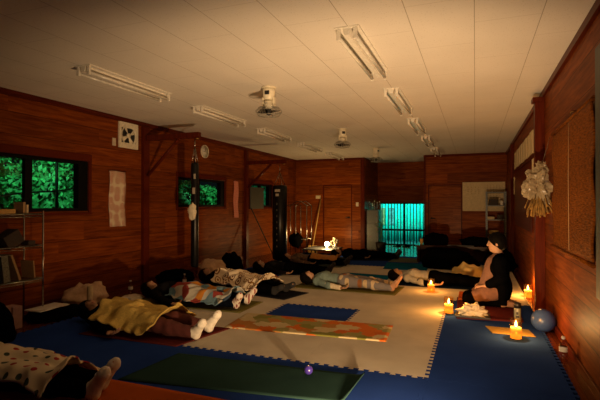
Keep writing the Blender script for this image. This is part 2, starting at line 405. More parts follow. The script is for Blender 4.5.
trim(6, (XL, -1.55, ZF), (XL+0.02, 6.08, 0.06)); trim(7, (XL, 6.22, ZF), (XL+0.02, 9.68, 0.06))
# posts (vertical wall studs)
for i, (a, b_) in enumerate([((XL, 6.08, ZF), (XL+0.06, 6.22, ZC-0.07)), ((XL, 9.68, ZF), (XL+0.07, 9.80, ZC-0.07)),
                           ((XR-0.105, 6.17, ZF), (XR, 6.30, ZC-0.07)), ((XR-0.07, 10.8, ZF), (XR, 10.93, ZC-0.07)),
                           ((AX0-0.12, YB-0.02, ZF), (AX0, YB, ZC-0.06)), ((AX1, YB-0.02, ZF), (AX1+0.05, YB, ZC-0.06))]):
    trim(8+i, a, b_, 'post_wood')
struct(B('post_wood').box((XR-0.13, 6.15, ZC-0.12), (XR-0.0305, 6.33, ZC-0.07)).done('trim_20'))

# windows (left wall)
def window(n, W, split):
    y0, y1, z0, z1 = W
    r = bpy.data.objects.new('window_%d' % n, None); COL.objects.link(r); r['kind'] = 'structure'
    b = B('alu_frame'); x0, x1 = XL-0.10, XL-0.005; f = 0.045
    b.box((x0, y0, z0), (x1, y1, z0+f)).box((x0, y0, z1-f), (x1, y1, z1)).box((x0, y0, z0+f), (x1, y0+f, z1-f)).box((x0, y1-f-0.12, z0+f), (x1, y1, z1-f))
    b.box((x0+0.02, split-0.05, z0+f), (x1-0.02, split+0.05, z1-f)); b.done('window_frame', r)
    B('pane_glass').box((XL-0.06, y0+f, z0+f), (XL-0.054, split-0.05, z1-f)).done('pane', r)
    B('pane_glass').box((XL-0.06, split+0.05, z0+f), (XL-0.054, y1-f-0.12, z1-f)).done('pane', r)
    c = B('post_wood'); e = 0.05
    c.box((XL, y0-e, z1), (XL+0.025, y1+e, z1+0.10), 0.004)
    c.box((XL, y1, z0-0.02), (XL+0.02, y1+e, z1), 0.004).box((XL, y0-e, z0-0.02), (XL+0.02, y0, z1), 0.004)
    c.box((XL, y0-e, z0-0.05), (XL+0.03, y1+e, z0-0.02), 0.004); c.done('window_casing', r)
window(1, W1, 4.06); window(2, W2, 7.80); window(3, W3, 10.62)
# dark blind lowered over the left half of the third window
o = B('screen_dark').box((XL+0.035, 9.92, 1.20), (XL+0.06, 10.66, 1.74), 0.006).done('window_board')
tag(o, 'dark grey board covering the left half of the farthest left window', 'board')

def flush_door(n, x0, x1, z1, knob_left, y=YB):
    r = bpy.data.objects.new('door_%d' % n, None); COL.objects.link(r); r['kind'] = 'structure'
    B('door_wood').box((x0+0.03, y+0.02, ZF), (x1-0.03, y+0.06, z1-0.03), 0.003).done('door_panel', r)
    f = B('post_wood'); f.box((x0, y-0.012, ZF), (x0+0.03, y+0.10, z1)).box((x1-0.03, y-0.012, ZF), (x1, y+0.10, z1)).box((x0+0.03, y-0.012, z1-0.03), (x1-0.03, y+0.10, z1)); f.done('door_frame', r)
    kx = x0+0.10 if knob_left else x1-0.10
    k = B('black_metal'); k.lathe([(0.028, 0), (0.028, -0.008), (0.010, -0.01), (0.010, -0.045), (0.0, -0.046)], (kx, y+0.02, 0.92), 14, 'Y')
    k.tube([(kx, y-0.02, 0.92), (kx + (0.10 if knob_left else -0.10), y-0.02, 0.92)], 0.009); k.done('door_handle', r)
flush_door(1, -4.32, -3.41, 1.90, False); flush_door(2, -1.23, -0.33, 1.86, True)

# sliding glass door in the alcove with a barred lattice
r = bpy.data.objects.new('door_3', None); COL.objects.link(r); r['kind'] = 'structure'
b = B('alu_frame')
X0, X1, ZT = -2.98, -1.38, 1.36
b.box((X0, YA, ZF), (X0+0.05, YA+0.1, ZT)).box((X1-0.05, YA, ZF), (X1, YA+0.1, ZT)).box((X0, YA, ZT-0.04), (X1, YA+0.1, ZT)).box((X0, YA, ZF), (X1, YA+0.1, ZF+0.03))
b.box((-2.20, YA+0.02, ZF), (-2.13, YA+0.08, ZT)); b.box((X0, YA+0.02, 0.44), (X1, YA+0.08, 0.50))
b.done('door_frame', r)
B('pane_glass').box((X0+0.05, YA+0.045, ZF), (-2.20, YA+0.05, ZT-0.04)).done('pane', r)
B('pane_glass').box((-2.13, YA+0.045, ZF), (X1-0.05, YA+0.05, ZT-0.04)).done('pane', r)
b = B('black_metal')
for k in range(15):
    x = X0+0.09 + k*0.102
    b.box((x-0.015, YA+0.055, 0.0), (x+0.015, YA+0.075, ZT-0.04))
b.done('lattice_bars', r)

# ------------------------------------------------------------ outside
o = struct(B('lawn').box((-30, -6, -0.30), (XL-T-0.02, 26, -0.22)).done('ground_garden'))
o = struct(B('steel_grey').box((XL-T, YA+T+0.01, -0.30), (4, 20, -0.12)).done('ground_porch'))
# corrugated teal plastic fence
def corr(u, v): return (-5.2+4.2*u, 18.0+0.03*math.sin(u*2*PI*48), -0.12+2.3*v)
b = B('teal_plastic'); b.grid(corr, 300, 2); o = b.done('plastic_fence', None, 0.006)
tag(o, 'corrugated turquoise plastic sheet fence outside the sliding glass door', 'fence')
o = B('poster_orange').box((-3.55, 17.94, 0.50), (-3.34, 17.95, 1.17)).done('poster'); tag(o, 'orange and cream poster behind the glass door', 'poster')
o = B('poster_grey').box((-3.18, 17.94, 0.50), (-2.96, 17.95, 1.17)).done('poster'); tag(o, 'grey poster behind the glass door, right of the orange one', 'poster')
o = B('paper_white').tube([(-6.6, 2.6+0.3*k, 1.30+0.010*k*k*0.25+0.03*math.sin(k)) for k in range(15)], 0.014); o = o.done('streak_rail'); tag(o, 'thin pale curved rail added to give the bright streak in the nearest left window', 'rail')  # pale tube added to stand in for the bright streak behind the glass
t = thing('rail_support', (-6.6, 3.2, -0.22), 'slim dark stakes holding the added pale streak rail in the garden', 'stake')
for k in (0, 1, 2): B('bark').tube([(0, 1.5*k, 0), (0, 1.5*k, 1.50+0.04*k)], 0.012).done('stake', t)
t = thing('porch_light', (-2.5, 15.7, 1.9), 'small round porch light outside the sliding glass door', 'light')
B('white_enamel').lathe([(0.10, 0.10), (0.12, 0.0), (0.0, 0.0)], (0, 0, 0), 16).done('lamp_housing', t)
lamp('porch_bulb', (0, 0, -0.1), P_PORCH, (0.09, 1.0, 0.84), 0.08, t)
struct(B('steel_grey').box((-3.6, YA+T+0.01, 2.03), (0, 16.5, 2.13)).done('trim_21'))

def shrub(name, c, R, h, n, seed, label, group):
    rnd = random.Random(seed); t = thing(name, c, label, 'shrub', group)
    b = B('leaf_green')
    for k in range(n):
        th, ph = rnd.uniform(0, 2*PI), math.acos(rnd.uniform(-0.3, 1)); q = rnd.uniform(0.55, 1.0)**0.5
        p = Vector((R*q*math.sin(ph)*math.cos(th), R*q*math.sin(ph)*math.sin(th), h*0.5 + h*0.5*q*math.cos(ph)))
        L = rnd.uniform(0.035, 0.085); d = Vector((rnd.gauss(0, 1), rnd.gauss(0, 1), rnd.gauss(0, 1))).normalized(); e = d.orthogonal().normalized()
        vs = [b.bm.verts.new(p + d*a*L + e*c_*L*0.45) for a, c_ in ((-1, 0), (0, 1), (1, 0), (0, -1))]
        b.bm.faces.new(vs)
    b.ell((0, 0, h*0.5), (R*0.55, R*0.55, h*0.36), 14)
    b.done('foliage', t); B('bark').tube([(0, 0, 0), (0, 0, h*0.4)], 0.06).done('trunk', t)
shr = [((-8.0, 5.0, -0.22), 0.95, 2.7), ((-8.5, 7.1, -0.22), 1.0, 2.9), ((-9.6, 3.2, -0.22), 0.85, 2.3), ((-8.0, 11.0, -0.22), 0.95, 2.3), ((-8.6, 13.1, -0.22), 1.0, 2.2), ((-8.1, 15.9, -0.22), 1.0, 2.2), ((-9.4, 18.4, -0.22), 1.1, 2.6)]
labs = ['dense green bush lit at night outside the nearest left window', 'low green bush at the right of the nearest left window', 'dark green bush outside the left pane of the nearest window',
        'bright leafy bush behind the slim punching bag window', 'green bush at the right of the middle left window', 'green bush outside the farthest left window', 'tall green bush far outside the farthest left window']
for k, (c, R, h) in enumerate(shr): shrub('garden_shrub', c, R, h, 2300, 50+k, labs[k], 'garden shrubs outside the left windows')
def road(u, v):
    y = -4+30*u; return (-11.6+0.8*v, y, 0.2 + 0.10*(y) + 0.05*math.sin(y) + 0.05*v)
b = B('pale_wall'); b.box((-12.2, -4, -0.25), (-12.0, 26, 1.75)); o = b.done('garden_wall'); tag(o, 'long pale garden wall beyond the bushes, seen through the left windows', 'wall')
for k, y in enumerate((5.9, 12.0)):
    t = thing('garden_light', (-6.9, y, 2.6), ['green tinted garden light above the bushes by the nearest window', 'green tinted garden light above the bushes by the middle window'][k], 'light', 'garden lights')
    B('black_metal').lathe([(0.0, 0.12), (0.10, 0.10), (0.12, 0.0), (0.0, 0.0)], (0, 0, 0.06), 12).done('lamp_head', t)
    B('black_metal').tube([(0, 0, -2.82), (0, 0, 0.06)], 0.025).done('lamp_post', t)
    d = bpy.data.lights.new('garden_bulb', 'SPOT'); d.energy = P_GARDEN; d.color = (0.18, 1.0, 0.48); d.shadow_soft_size = 0.06; d.spot_size = 2.4; d.spot_blend = 0.5
    q = bpy.data.objects.new('garden_bulb', d); COL.objects.link(q); q.parent = t; q.location = (-0.14, 0, 0); q.rotation_euler = (0, math.radians(50), 0)

# ------------------------------------------------------------ ceiling lights
def ceiling_light():
    t = thing('ceiling_light', (0, 0, ZC), 'x', 'light')
    L, Wd = 0.64, 0.10
    b = B('white_enamel'); b.box((-Wd, -L, -0.012), (Wd, L, 0), 0.004); b.done('mounting_plate', t)
    b = B('white_enamel')
    vs = []
    for y in (-L+0.01, L-0.01):
        vs.append([b.bm.verts.new((x, y, z)) for x, z in ((-0.035, -0.012), (0.035, -0.012), (0.018, -0.065), (-0.018, -0.065))])
    b.bm.faces.new(vs[0]); b.bm.faces.new(vs[1][::-1])
    for k in range(4): b.bm.faces.new((vs[0][k], vs[1][k], vs[1][(k+1) % 4], vs[0][(k+1) % 4]))
    b.done('centre_channel', t)
    for sx in (-1, 1):
        B('tube_glass').tube([(sx*0.066, -L+0.03, -0.075), (sx*0.066, L-0.03, -0.075)], 0.0155, 12).done('fluorescent_tube', t)
        for sy in (-1, 1):
            B('white_enamel').box((sx*0.066-0.016, sy*(L-0.02)-0.012, -0.10), (sx*0.066+0.016, sy*(L-0.02)+0.012, -0.012), 0.004).done('lamp_holder', t)
    return t
proto = ceiling_light()
ords = ['nearest', 'second nearest', 'third', 'fourth', 'farthest']
kk = 0
for row, X in (('right', -0.92), ('left', -3.60)):
    for i, y in enumerate((3.40+0.60, 5.98, 7.98, 9.98, 11.98)):
        o = proto if kk == 0 else copy_tree(proto); kk += 1
        o.location = (X, y, ZC)
        o['label'] = 'white twin tube ceiling light, %s one in the %s row' % (ords[i], row)
        o['group'] = 'twin tube ceiling lights'

# ------------------------------------------------------------ ceiling fans
def ceiling_fan():
    t = thing('ceiling_fan', (0, 0, ZC), 'x', 'fan')
    B('fan_cream').lathe([(0.085, 0), (0.085, -0.015), (0.072, -0.02)], (0, 0, 0), 20).done('mounting_plate', t)
    b = B('fan_cream'); b.lathe([(0.074, -0.015), (0.074, -0.06), (0.066, -0.13), (0.052, -0.15), (0.0, -0.155)], (0, 0, 0), 20); b.done('motor_housing', t)
    B('black_metal').box((-0.02, -0.0765, -0.10), (0.035, -0.060, -0.055), 0.004).done('housing_slot', t)
    b = B('fan_cream'); b.box((-0.075, -0.03, -0.23), (-0.058, 0.03, -0.12), 0.005).box((0.058, -0.03, -0.23), (0.075, 0.03, -0.12), 0.005)
    b.lathe([(0.0, -0.155), (0.052, -0.165), (0.058, -0.20), (0.052, -0.235), (0.025, -0.245)], (0, 0, 0), 18); b.done('yoke', t)
    b = B('cage_wire'); R = 0.155
    for zz, rr in ((-0.285, 1.0), (-0.245, 0.78), (-0.335, 0.80), (-0.350, 0.30)):
        b.tube([(R*rr*math.cos(a), R*rr*math.sin(a), zz) for a in [2*PI*k/28 for k in range(29)]], 0.0028, 5, False)
    for k in range(26):
        a = 2*PI*k/26
        b.tube([(R*q*math.cos(a), R*q*math.sin(a), z) for q, z in ((0.28, -0.238), (0.78, -0.245), (1.0, -0.285), (0.80, -0.335), (0.30, -0.350))], 0.0016, 4, False)
    b.done('cage', t)
    B('black_metal').lathe([(0.0, -0.25), (0.030, -0.255), (0.030, -0.32), (0.0, -0.335)], (0, 0, 0), 14).done('hub', t)
    for k in range(3):
        a0 = 2*PI*k/3
        def bl(u, v):
            rr = 0.03+0.105*u; a = a0 + (v-0.5)*1.15*(0.5+0.9*u*(1.35-u)); return (rr*math.cos(a), rr*math.sin(a), -0.290+(v-0.5)*0.04)
        B('fan_blade_plastic').grid(bl, 6, 6).done('blade', t, 0.002)
    return t
proto = ceiling_fan()
for i, y in enumerate((4.80, 7.95, 10.95)):
    o = proto if i == 0 else copy_tree(proto); o.location = (-2.25, y, ZC)
    o.rotation_euler = (0, 0, 0.5*i)
    o['label'] = ['cream caged fan hanging from the ceiling, nearest of the three', 'cream caged fan hanging from the ceiling, middle of the three', 'cream caged fan hanging from the ceiling, farthest of the three'][i]; o['group'] = 'caged ceiling fans'

# ------------------------------------------------------------ left wall things
t = thing('exhaust_fan', (XL, 5.76, 2.415), 'square white exhaust fan high on the left wall', 'fan')
b = B('fan_cream'); b.box((0, -0.21, -0.205), (0.035, 0.21, -0.165), 0.006).box((0, -0.21, 0.165), (0.035, 0.21, 0.205), 0.006).box((0, -0.21, -0.165), (0.035, -0.165, 0.165), 0.004).box((0, 0.165, -0.165), (0.035, 0.21, 0.165), 0.004)
b.lathe([(0.150, 0.012), (0.150, 0.035), (0.175, 0.035)], (0, 0, 0), 28, 'X', False)
b.box((0, -0.165, 0.12), (0.03, 0.165, 0.165)).box((0, -0.165, -0.165), (0.03, 0.165, -0.12)); b.done('frame', t)
B('black_metal').box((0.001, -0.16, -0.16), (0.006, 0.16, 0.16)).done('duct_opening', t)
for k in range(4):
    a0 = 2*PI*k/4+0.5
    def bl(u, v):
        rr = 0.03+0.11*u; a = a0+(v-0.5)*0.55; return (0.022+(v-0.5)*0.015, rr*math.cos(a), rr*math.sin(a))
    B('fan_cream').grid(bl, 5, 5).done('blade', t, 0.003)
B('fan_cream').lathe([(0.04, 0.008), (0.04, 0.034), (0.0, 0.042)], (0, 0, 0), 16, 'X').done('hub', t)
t = thing('wall_switch', (XL, 5.46, 2.28), 'small beige pull switch beside the exhaust fan', 'switch')
B('switch_plastic').box((0, -0.035, -0.06), (0.018, 0.035, 0.06), 0.005).done('cover_plate', t); B('switch_plastic').box((0.018, -0.012, -0.02), (0.026, 0.012, 0.02), 0.003).done('rocker', t)
t = thing('wall_clock', (XL, 7.96, 2.40), 'round white clock on the left wall above the middle window', 'clock')
B('fan_cream').lathe([(0.135, 0.0), (0.135, 0.03), (0.12, 0.035), (0.12, 0.025), (0.0, 0.025)], (0, 0, 0), 28, 'X').done('case', t)
B('paper_white').lathe([(0.118, 0.026), (0.0, 0.027)], (0, 0, 0), 28, 'X').done('clock_face', t)
B('ink').box((0.028, -0.004, -0.004), (0.031, 0.004, 0.06)).done('hour_hand', t)
B('ink').box((0.028, -0.08, -0.003), (0.031, 0.004, 0.003)).done('minute_hand', t)
def banner(y0, y1, z0, z1, m, label):
    def f(u, v): return (XL+0.014+0.006*math.sin(u*5+v*9), y0+(y1-y0)*u + 0.006*math.sin(v*8), z1-(z1-z0)*v)
    t = thing('hanging_cloth', (0, 0, 0), label, 'cloth')
    b = B(m); b.grid(f, 8, 24, (y1-y0, z1-z0)); b.done('cloth_panel', t, 0.003)
    B('post_wood').tube([(XL+0.014, y0-0.01, z1), (XL+0.014, y1+0.01, z1)], 0.006).done('hanging_rod', t)
banner(5.36, 5.70, 0.97, 1.83, 'tenugui_rings', 'long cream cloth printed with red rings hanging on the left wall')
banner(9.16, 9.38, 1.00, 1.86, 'tenugui_pink', 'narrow pink cloth hanging between the middle and far windows')
# timber brackets projecting from the posts
def bracket(y, x1, zt, zb, xb, label):
    t = thing('wall_bracket', (XL+0.06, y, zt), label, 'bracket')
    L = x1-XL-0.06
    B('post_wood').box((0.012, -0.04, -0.09), (L, 0.04, 0), 0.005).done('beam', t)
    dx, dz = xb-XL-0.06, zb-zt+0.0
    B('post_wood').tube([(0.02, 0, dz), (dx, 0, -0.09)], 0.032, 4).done('brace', t)
    B('brass').lathe([(0.03, 0), (0.03, 0.02), (0.0, 0.022)], (L-0.05, 0, -0.11), 10).done('hook_plate', t)
    return t
bracket(6.15, -4.10, 2.47, 1.80, -4.50, 'timber bracket beam with diagonal brace holding the slim punching bag')
bracket(9.74, -4.12, 2.36, 1.72, -4.50, 'timber bracket beam with diagonal brace holding the fat punching bag')
def punching_bag(x, y, z0, z1, r, zt, label):
    t = thing('punching_bag', (x, y, 0), label, 'punching bag')
    b = B('black_leather'); b.lathe([(r*0.8, z0), (r, z0+0.03), (r, (z0+z1)/2), (r, z1-0.03), (r*0.85, z1), (0, z1+0.005)], (0, 0, 0), 24); b.done('bag_body', t)
    for k in range(4):
        a = PI/4+k*PI/2; pts = []
        B('chrome').tube([(r*0.8*math.cos(a), r*0.8*math.sin(a), z1-0.02), (0.01*math.cos(a), 0.01*math.sin(a), z1+(zt-z1)*0.6)], 0.006, 6).done('chain', t)
    B('chrome').tube([(0, 0, z1+(zt-z1)*0.58), (0, 0, zt)], 0.008, 6).done('hanger', t)
    return t
t = punching_bag(-4.19, 6.15, 0.31, 1.98, 0.062, 2.36, 'slim black punching bag hanging from the nearer bracket')
B('grey_tape').box((0.02, -0.064, 1.72), (0.05, -0.055, 1.80)).done('brand_patch', t)
B('grey_tape').box((0.0, -0.066, 1.48), (0.045, -0.058, 1.58)).done('brand_patch', t)
t = punching_bag(-4.28, 9.74, 0.02, 1.76, 0.175, 2.25, 'fat black punching bag hanging from the farther bracket')
B('grey_tape').box((-0.05, -0.180, 1.60), (0.08, -0.160, 1.66)).done('brand_patch', t)
B('grey_tape').box((-0.03, -0.180, 1.50), (0.05, -0.160, 1.56)).done('brand_patch', t)
b = B('grey_tape')
for k in range(8): b.box((0.0, -0.179, 0.32+0.14*k), (0.006, -0.168, 0.36+0.14*k))
b.done('lacing', t)
def cloth_lump(name, c, r, m, seed, label, cat, amp=0.35, group=None, n=26, squash=True):
    b = B(m)
    rr = bmesh.ops.create_uvsphere(b.bm, u_segments=n, v_segments=n//2, radius=1.0)
    for v in rr['verts']:
        d = v.co.normalized(); q = 1+amp*noise.noise(d*2.2+Vector((seed*3.1, seed, 0)))+amp*0.5*noise.noise(d*5+Vector((seed, 0, 7)))
        p = d*q; v.co = Vector((p.x*r[0], p.y*r[1], p.z*r[2]))
        if squash: v.co.z = max(v.co.z, -r[2]*0.55)
    if squash:
        for v in rr['verts']: v.co.z += r[2]*0.55
    for f in b.bm.faces: f.smooth = True
    o = b.done(name); o.location = c; tag(o, label, cat, group); return o
cloth_lump('gauze_wrap', (-4.17, 6.05, 1.20), (0.075, 0.035, 0.13), 'cream_cloth', 3, 'cream cloth wrap hung against the slim punching bag', 'cloth', 0.3, squash=False)
# leaning pole by the far window
o = B('yoga_green').tube([(-5.135, 9.93, 1.22), (-4.50, 9.96, ZF+0.01)], 0.012); o = o.done('leaning_pole')
o.location = (0, 0, 0); tag(o, 'thin dark green strap hanging slantwise beside the far window', 'strap')

# shelf rack at near left
t = thing('shelf_rack', (-4.9, 3.55, 0), 'chrome wire shelf rack under the nearest left window', 'rack')
RX0, RX1, RY0, RY1 = -0.22, 0.10, -0.95, 0.37
for (x, y) in ((RX0, RY0), (RX1, RY0), (RX0, RY1), (RX1, RY1)): B('chrome').tube([(x, y, ZF), (x, y, 1.24)], 0.011).done('post', t)
for z in (0.44, 0.83, 1.20):
    b = B('chrome')
    for (p, q) in (((RX0, RY0), (RX1, RY0)), ((RX0, RY1), (RX1, RY1)), ((RX0, RY0), (RX0, RY1)), ((RX1, RY0), (RX1, RY1))):
        b.tube([(p[0], p[1], z), (q[0], q[1], z)], 0.009); b.tube([(p[0], p[1], z-0.03), (q[0], q[1], z-0.03)], 0.004)
    for k in range(11): x = RX0+(RX1-RX0)*(k+0.5)/11; b.tube([(x, RY0, z), (x, RY1, z)], 0.003, 5)
    b.done('shelf', t)
def bxthing(name, m, c, s, label, cat, rz=0, ry=0, rx=0, group=None, bev=0.004):
    b = B(m); b.box((-s[0]/2, -s[1]/2, 0), (s[0]/2, s[1]/2, s[2]), min(bev, min(s)*0.3)); o = b.done(name); o.location = c; o.rotation_euler = (rx, ry, rz); return tag(o, label, cat, group)
def book(c, s, m, label, rz=0, rx=0, group=None):
    t = thing('book', c, label, 'book', group); t.rotation_euler = (rx, 0, rz)
    B(m).box((-s[0]/2, -s[1]/2, 0), (s[0]/2, -s[1]/2+0.003, s[2])).box((-s[0]/2, s[1]/2-0.003, 0), (s[0]/2, s[1]/2, s[2])).box((s[0]/2-0.003, -s[1]/2, 0), (s[0]/2, s[1]/2, s[2])).done('cover', t)
    B('paper_white').box((-s[0]/2+0.004, -s[1]/2+0.003, 0.004), (s[0]/2-0.003, s[1]/2-0.003, s[2]-0.004)).done('pages', t)
bxthing('flat_box', 'box_yellow', (-4.92, 3.42, 1.212), (0.20, 0.34, 0.05), 'flat yellow box on top of the chrome rack', 'box')
book((-4.93, 3.72, 1.212), (0.15, 0.035, 0.13), 'book_tan', 'tan book standing on top of the chrome rack')
book((-4.93, 3.76, 1.212), (0.15, 0.03, 0.10), 'paper', 'short cream book beside the tan one on the rack top')
cloth_lump('round_bag', (-4.66, 3.10, 0.98), (0.10, 0.12, 0.17), 'black_leather', 5, 'round black bag hanging at the left end of the chrome rack', 'bag', 0.1, squash=False)
bxthing('carton', 'dark_box', (-4.92, 3.62, 0.85), (0.18, 0.20, 0.16), 'tilted dark carton on the middle shelf of the rack', 'box', rx=0.5)
bxthing('carton', 'paper', (-4.88, 3.36, 0.842), (0.10, 0.08, 0.06), 'small cream carton on the middle shelf of the rack', 'box')
bxthing('carton', 'dark_box', (-4.90, 3.80, 0.842), (0.14, 0.09, 0.05), 'black flat case at the right of the middle rack shelf', 'case')
book((-4.86, 3.30, 0.462), (0.22, 0.10, 0.30), 'book_grey', 'thick grey speckled book on the bottom shelf of the rack', 0.1, 0.08)
book((-4.88, 3.46, 0.462), (0.22, 0.08, 0.29), 'book_grey', 'second grey book leaning on the bottom shelf of the rack', 0, 0.12)
book((-4.88, 3.62, 0.462), (0.20, 0.03, 0.31), 'book_tan', 'tan magazine slanting on the bottom shelf of the rack', 0, 0.35)
book((-4.88, 3.80, 0.462), (0.20, 0.02, 0.20), 'book_tan', 'thin brown booklet at the right end of the bottom rack shelf', 0, 0.1)
for k in range(3): bxthing('paper_carton', 'pink_box', (-4.66, 3.18+0.13*k, ZF), (0.16, 0.11, 0.28-0.02*k), ['pinkish carton on the floor under the rack, leftmost of three', 'pinkish carton on the floor under the rack, middle of three', 'pinkish carton on the floor under the rack, rightmost of three'][k], 'box', group='pinkish cartons under the rack')
bxthing('paper_stack', 'paper_white', (-4.72, 3.92, 0.09), (0.24, 0.42, 0.015), 'loose pale papers lying on a black bag by the left wall', 'paper', rz=0.05)
cloth_lump('duffel_bag', (-4.66, 3.98, ZF), (0.26, 0.36, 0.075), 'black_cloth', 8, 'long black duffel bag by the left wall under loose papers', 'bag', 0.12)
cloth_lump('backpack', (-4.30, 2.98, ZF), (0.20, 0.17, 0.25), 'black_cloth', 12, 'black backpack at the left edge beside the pinkish cartons', 'bag', 0.2)
cloth_lump('crumpled_shawl', (-4.86, 4.62, ZF), (0.20, 0.32, 0.17), 'tan_cloth', 15, 'crumpled tan shawl on the floor behind the yellow blanket sleeper', 'cloth', 0.45)
t = thing('paper_tube', (-4.44, 4.28, ZF), 'upright pale cardboard tube beside the crumpled tan shawl', 'tube')
B('paper').lathe([(0.036, 0), (0.036, 0.33), (0.030, 0.33), (0.030, 0.32), (0, 0.32)], (0, 0, 0), 18).done('tube_wall', t)
cloth_lump('folded_towel', (-4.45, 5.02, ZF), (0.15, 0.19, 0.05), 'cream_cloth', 18, 'small folded cream towel on the left wooden floor', 'towel', 0.3)
def bottle(c, r, h, m, capm, label, name='water_bottle'):
    t = thing(name, c, label, 'bottle')
    B(m).lathe([(r*0.9, 0), (r, 0.01), (r, h*0.30), (r*0.93, h*0.34), (r, h*0.38), (r, h*0.66), (r*0.45, h*0.84), (r*0.42, h*0.90)], (0, 0, 0), 20, 'Z', False).done('bottle_body', t)
    B(capm).lathe([(r*0.46, h*0.90), (r*0.46, h), (0, h)], (0, 0, 0), 16).done('cap', t)
    if name == 'water_bottle': B('paper_white').lathe([(r*1.01, h*0.40), (r*1.01, h*0.60)], (0, 0, 0), 20, 'Z', False).done('bottle_label', t)
    return t
bottle((-4.72, 5.30, ZF), 0.033, 0.22, 'clear_plastic', 'white_enamel', 'clear water bottle on the left wooden floor by the folded towel')
bottle((-4.36, 6.12, ZF), 0.033, 0.22, 'clear_plastic', 'white_enamel', 'clear water bottle behind the patchwork blanket sleeper')
cloth_lump('duffel_bag', (-4.75, 6.40, ZF), (0.30, 0.36, 0.15), 'black_cloth', 22, 'black duffel bag on the floor below the slim punching bag', 'bag', 0.2)
cloth_lump('cloth_bag', (-4.60, 7.30, ZF), (0.26, 0.24, 0.20), 'tan_cloth', 25, 'tan cloth bag on the floor right of the slim punching bag', 'bag', 0.35)
cloth_lump('backpack', (-4.45, 7.78, ZF), (0.20, 0.22, 0.25), 'black_cloth', 29, 'black backpack beside the tan cloth bag', 'bag', 0.3)
bxthing('tissue_box', 'paper_white', (-4.40, 4.78, ZF), (0.12, 0.22, 0.08), 'small white box on the floor left of the patchwork sleeper', 'box')

# ------------------------------------------------------------ back area
t = thing('garment_rack', (-4.70, 12.0, ZF), 'chrome tubular rack by the back left corner', 'rack')
for k, x in enumerate((-0.32, 0.0, 0.33)):
    for y in (-0.2, 0.2): B('chrome').tube([(x, y, 0), (x, y, 1.30)], 0.014).done('post', t)
b = B('chrome')
for y in (-0.2, 0.2):
    b.tube([(-0.32, y, 1.30), (-0.1, y, 1.33), (0.0, y, 1.40), (0.15, y, 1.42), (0.33, y, 1.30)], 0.013)
b.tube([(-0.32, -0.2, 1.30), (-0.32, 0.2, 1.30)], 0.012).tube([(0.33, -0.2, 1.30), (0.33, 0.2, 1.30)], 0.012).tube([(0, -0.2, 1.3), (0, 0.2, 1.3)], 0.012)
b.done('top_rail', t)
for y in (-0.2, 0.2): B('chrome').tube([(-0.32, y, 0.35), (0.33, y, 0.35)], 0.012).done('lower_rail', t)
cloth_lump('hanging_bag', (-4.72, 11.86, 0.30), (0.20, 0.16, 0.20), 'black_cloth', 31, 'black bundle hanging inside the chrome tubular rack', 'bag', 0.3, squash=False)
t = thing('broom', (-4.47, 12.95, ZF), 'pale wooden pole broom leaning on the back wall', 'broom')
B('box_yellow').tube([(0.0, -0.35, 0.10), (0.10, 0.10, 1.50)], 0.018).done('handle', t)
B('box_yellow').box((-0.13, -0.40, 0.0), (0.13, -0.32, 0.12), 0.01).done('brush_head', t)
bxthing('wall_notice', 'paper', (-4.47, 13.088, 1.48), (0.16, 0.012, 0.10), 'small pale notice on the back wall above the broom', 'notice')
bxthing('light_switch', 'switch_plastic', (-3.25, 13.088, 1.25), (0.08, 0.015, 0.12), 'beige light switch right of the left back door', 'switch')
t = thing('low_table', (-3.85, 11.55, ZF), 'low pale table holding the small glowing lamp', 'table')
B('dark_metal_top').box((-0.42, -0.38, 0.12), (0.42, 0.62, 0.15), 0.006).done('tabletop', t)
for x in (-0.38, 0.38):
    for y in (-0.34, 0.58): B('steel_grey').box((x-0.02, y-0.02, 0), (x+0.02, y+0.02, 0.12)).done('leg', t)
t = thing('table_lamp', (-3.72, 11.62, 0.131), 'small lamp with a bare glowing bulb on the low table', 'lamp')
B('white_enamel').lathe([(0.06, 0), (0.06, 0.015), (0.015, 0.025), (0.015, 0.06), (0.0, 0.06)], (0, 0, 0), 18).done('base', t)
B('bulb').ell((0, 0, 0.115), (0.058, 0.058, 0.062)).done('bulb', t)
lamp('lamp_light', (0, -0.0, 0.24), P_LAMP, (1.0, 0.60, 0.20), 0.05, t)
t = thing('flower_arrangement', (-3.52, 11.72, 0.131), 'white flower arrangement beside the glowing lamp', 'flowers')
B('paper_white').lathe([(0.04, 0), (0.055, 0.05), (0.03, 0.09), (0.035, 0.10)], (0, 0, 0), 16).done('vase', t)
b = B('dim_flower'); rnd = random.Random(3)
for k in range(26):
    p = Vector((rnd.gauss(0, 0.06), rnd.gauss(0, 0.05), 0.17+rnd.gauss(0, 0.05))); b.ell(p, (0.03, 0.03, 0.018), 8, Matrix.Rotation(rnd.uniform(0, 3), 3, 'X'))
b.done('blossoms', t)
t = thing('steel_cabinet', (-2.80, 13.95, ZF), 'grey steel cabinet at the left side of the alcove', 'cabinet')
B('steel_grey').box((-0.20, -0.75, 0), (0.16, -0.30, 1.17), 0.008).done('body', t)
for k in range(3): 
    d = B('steel_grey').box((-0.19, -0.765, 0.03+0.385*k), (0.15, -0.752, 0.38+0.385*k), 0.004).done('door', t); B('chrome').box((0.10, -0.775, 0.17+0.385*k), (0.12, -0.765, 0.25+0.385*k)).done('handle', d)
for k in range(5):
    bottle((-2.94+0.075*k, 13.35+0.05*(k % 2), 1.15), 0.03, [0.24, 0.20, 0.27, 0.22, 0.25][k], 'clear_plastic', 'paper_white', ['clear bottle on the steel cabinet, leftmost of five', 'clear bottle on the steel cabinet, second from left', 'clear bottle on the steel cabinet, middle of five', 'clear bottle on the steel cabinet, second from right', 'clear bottle on the steel cabinet, rightmost of five'][k], 'bottle')
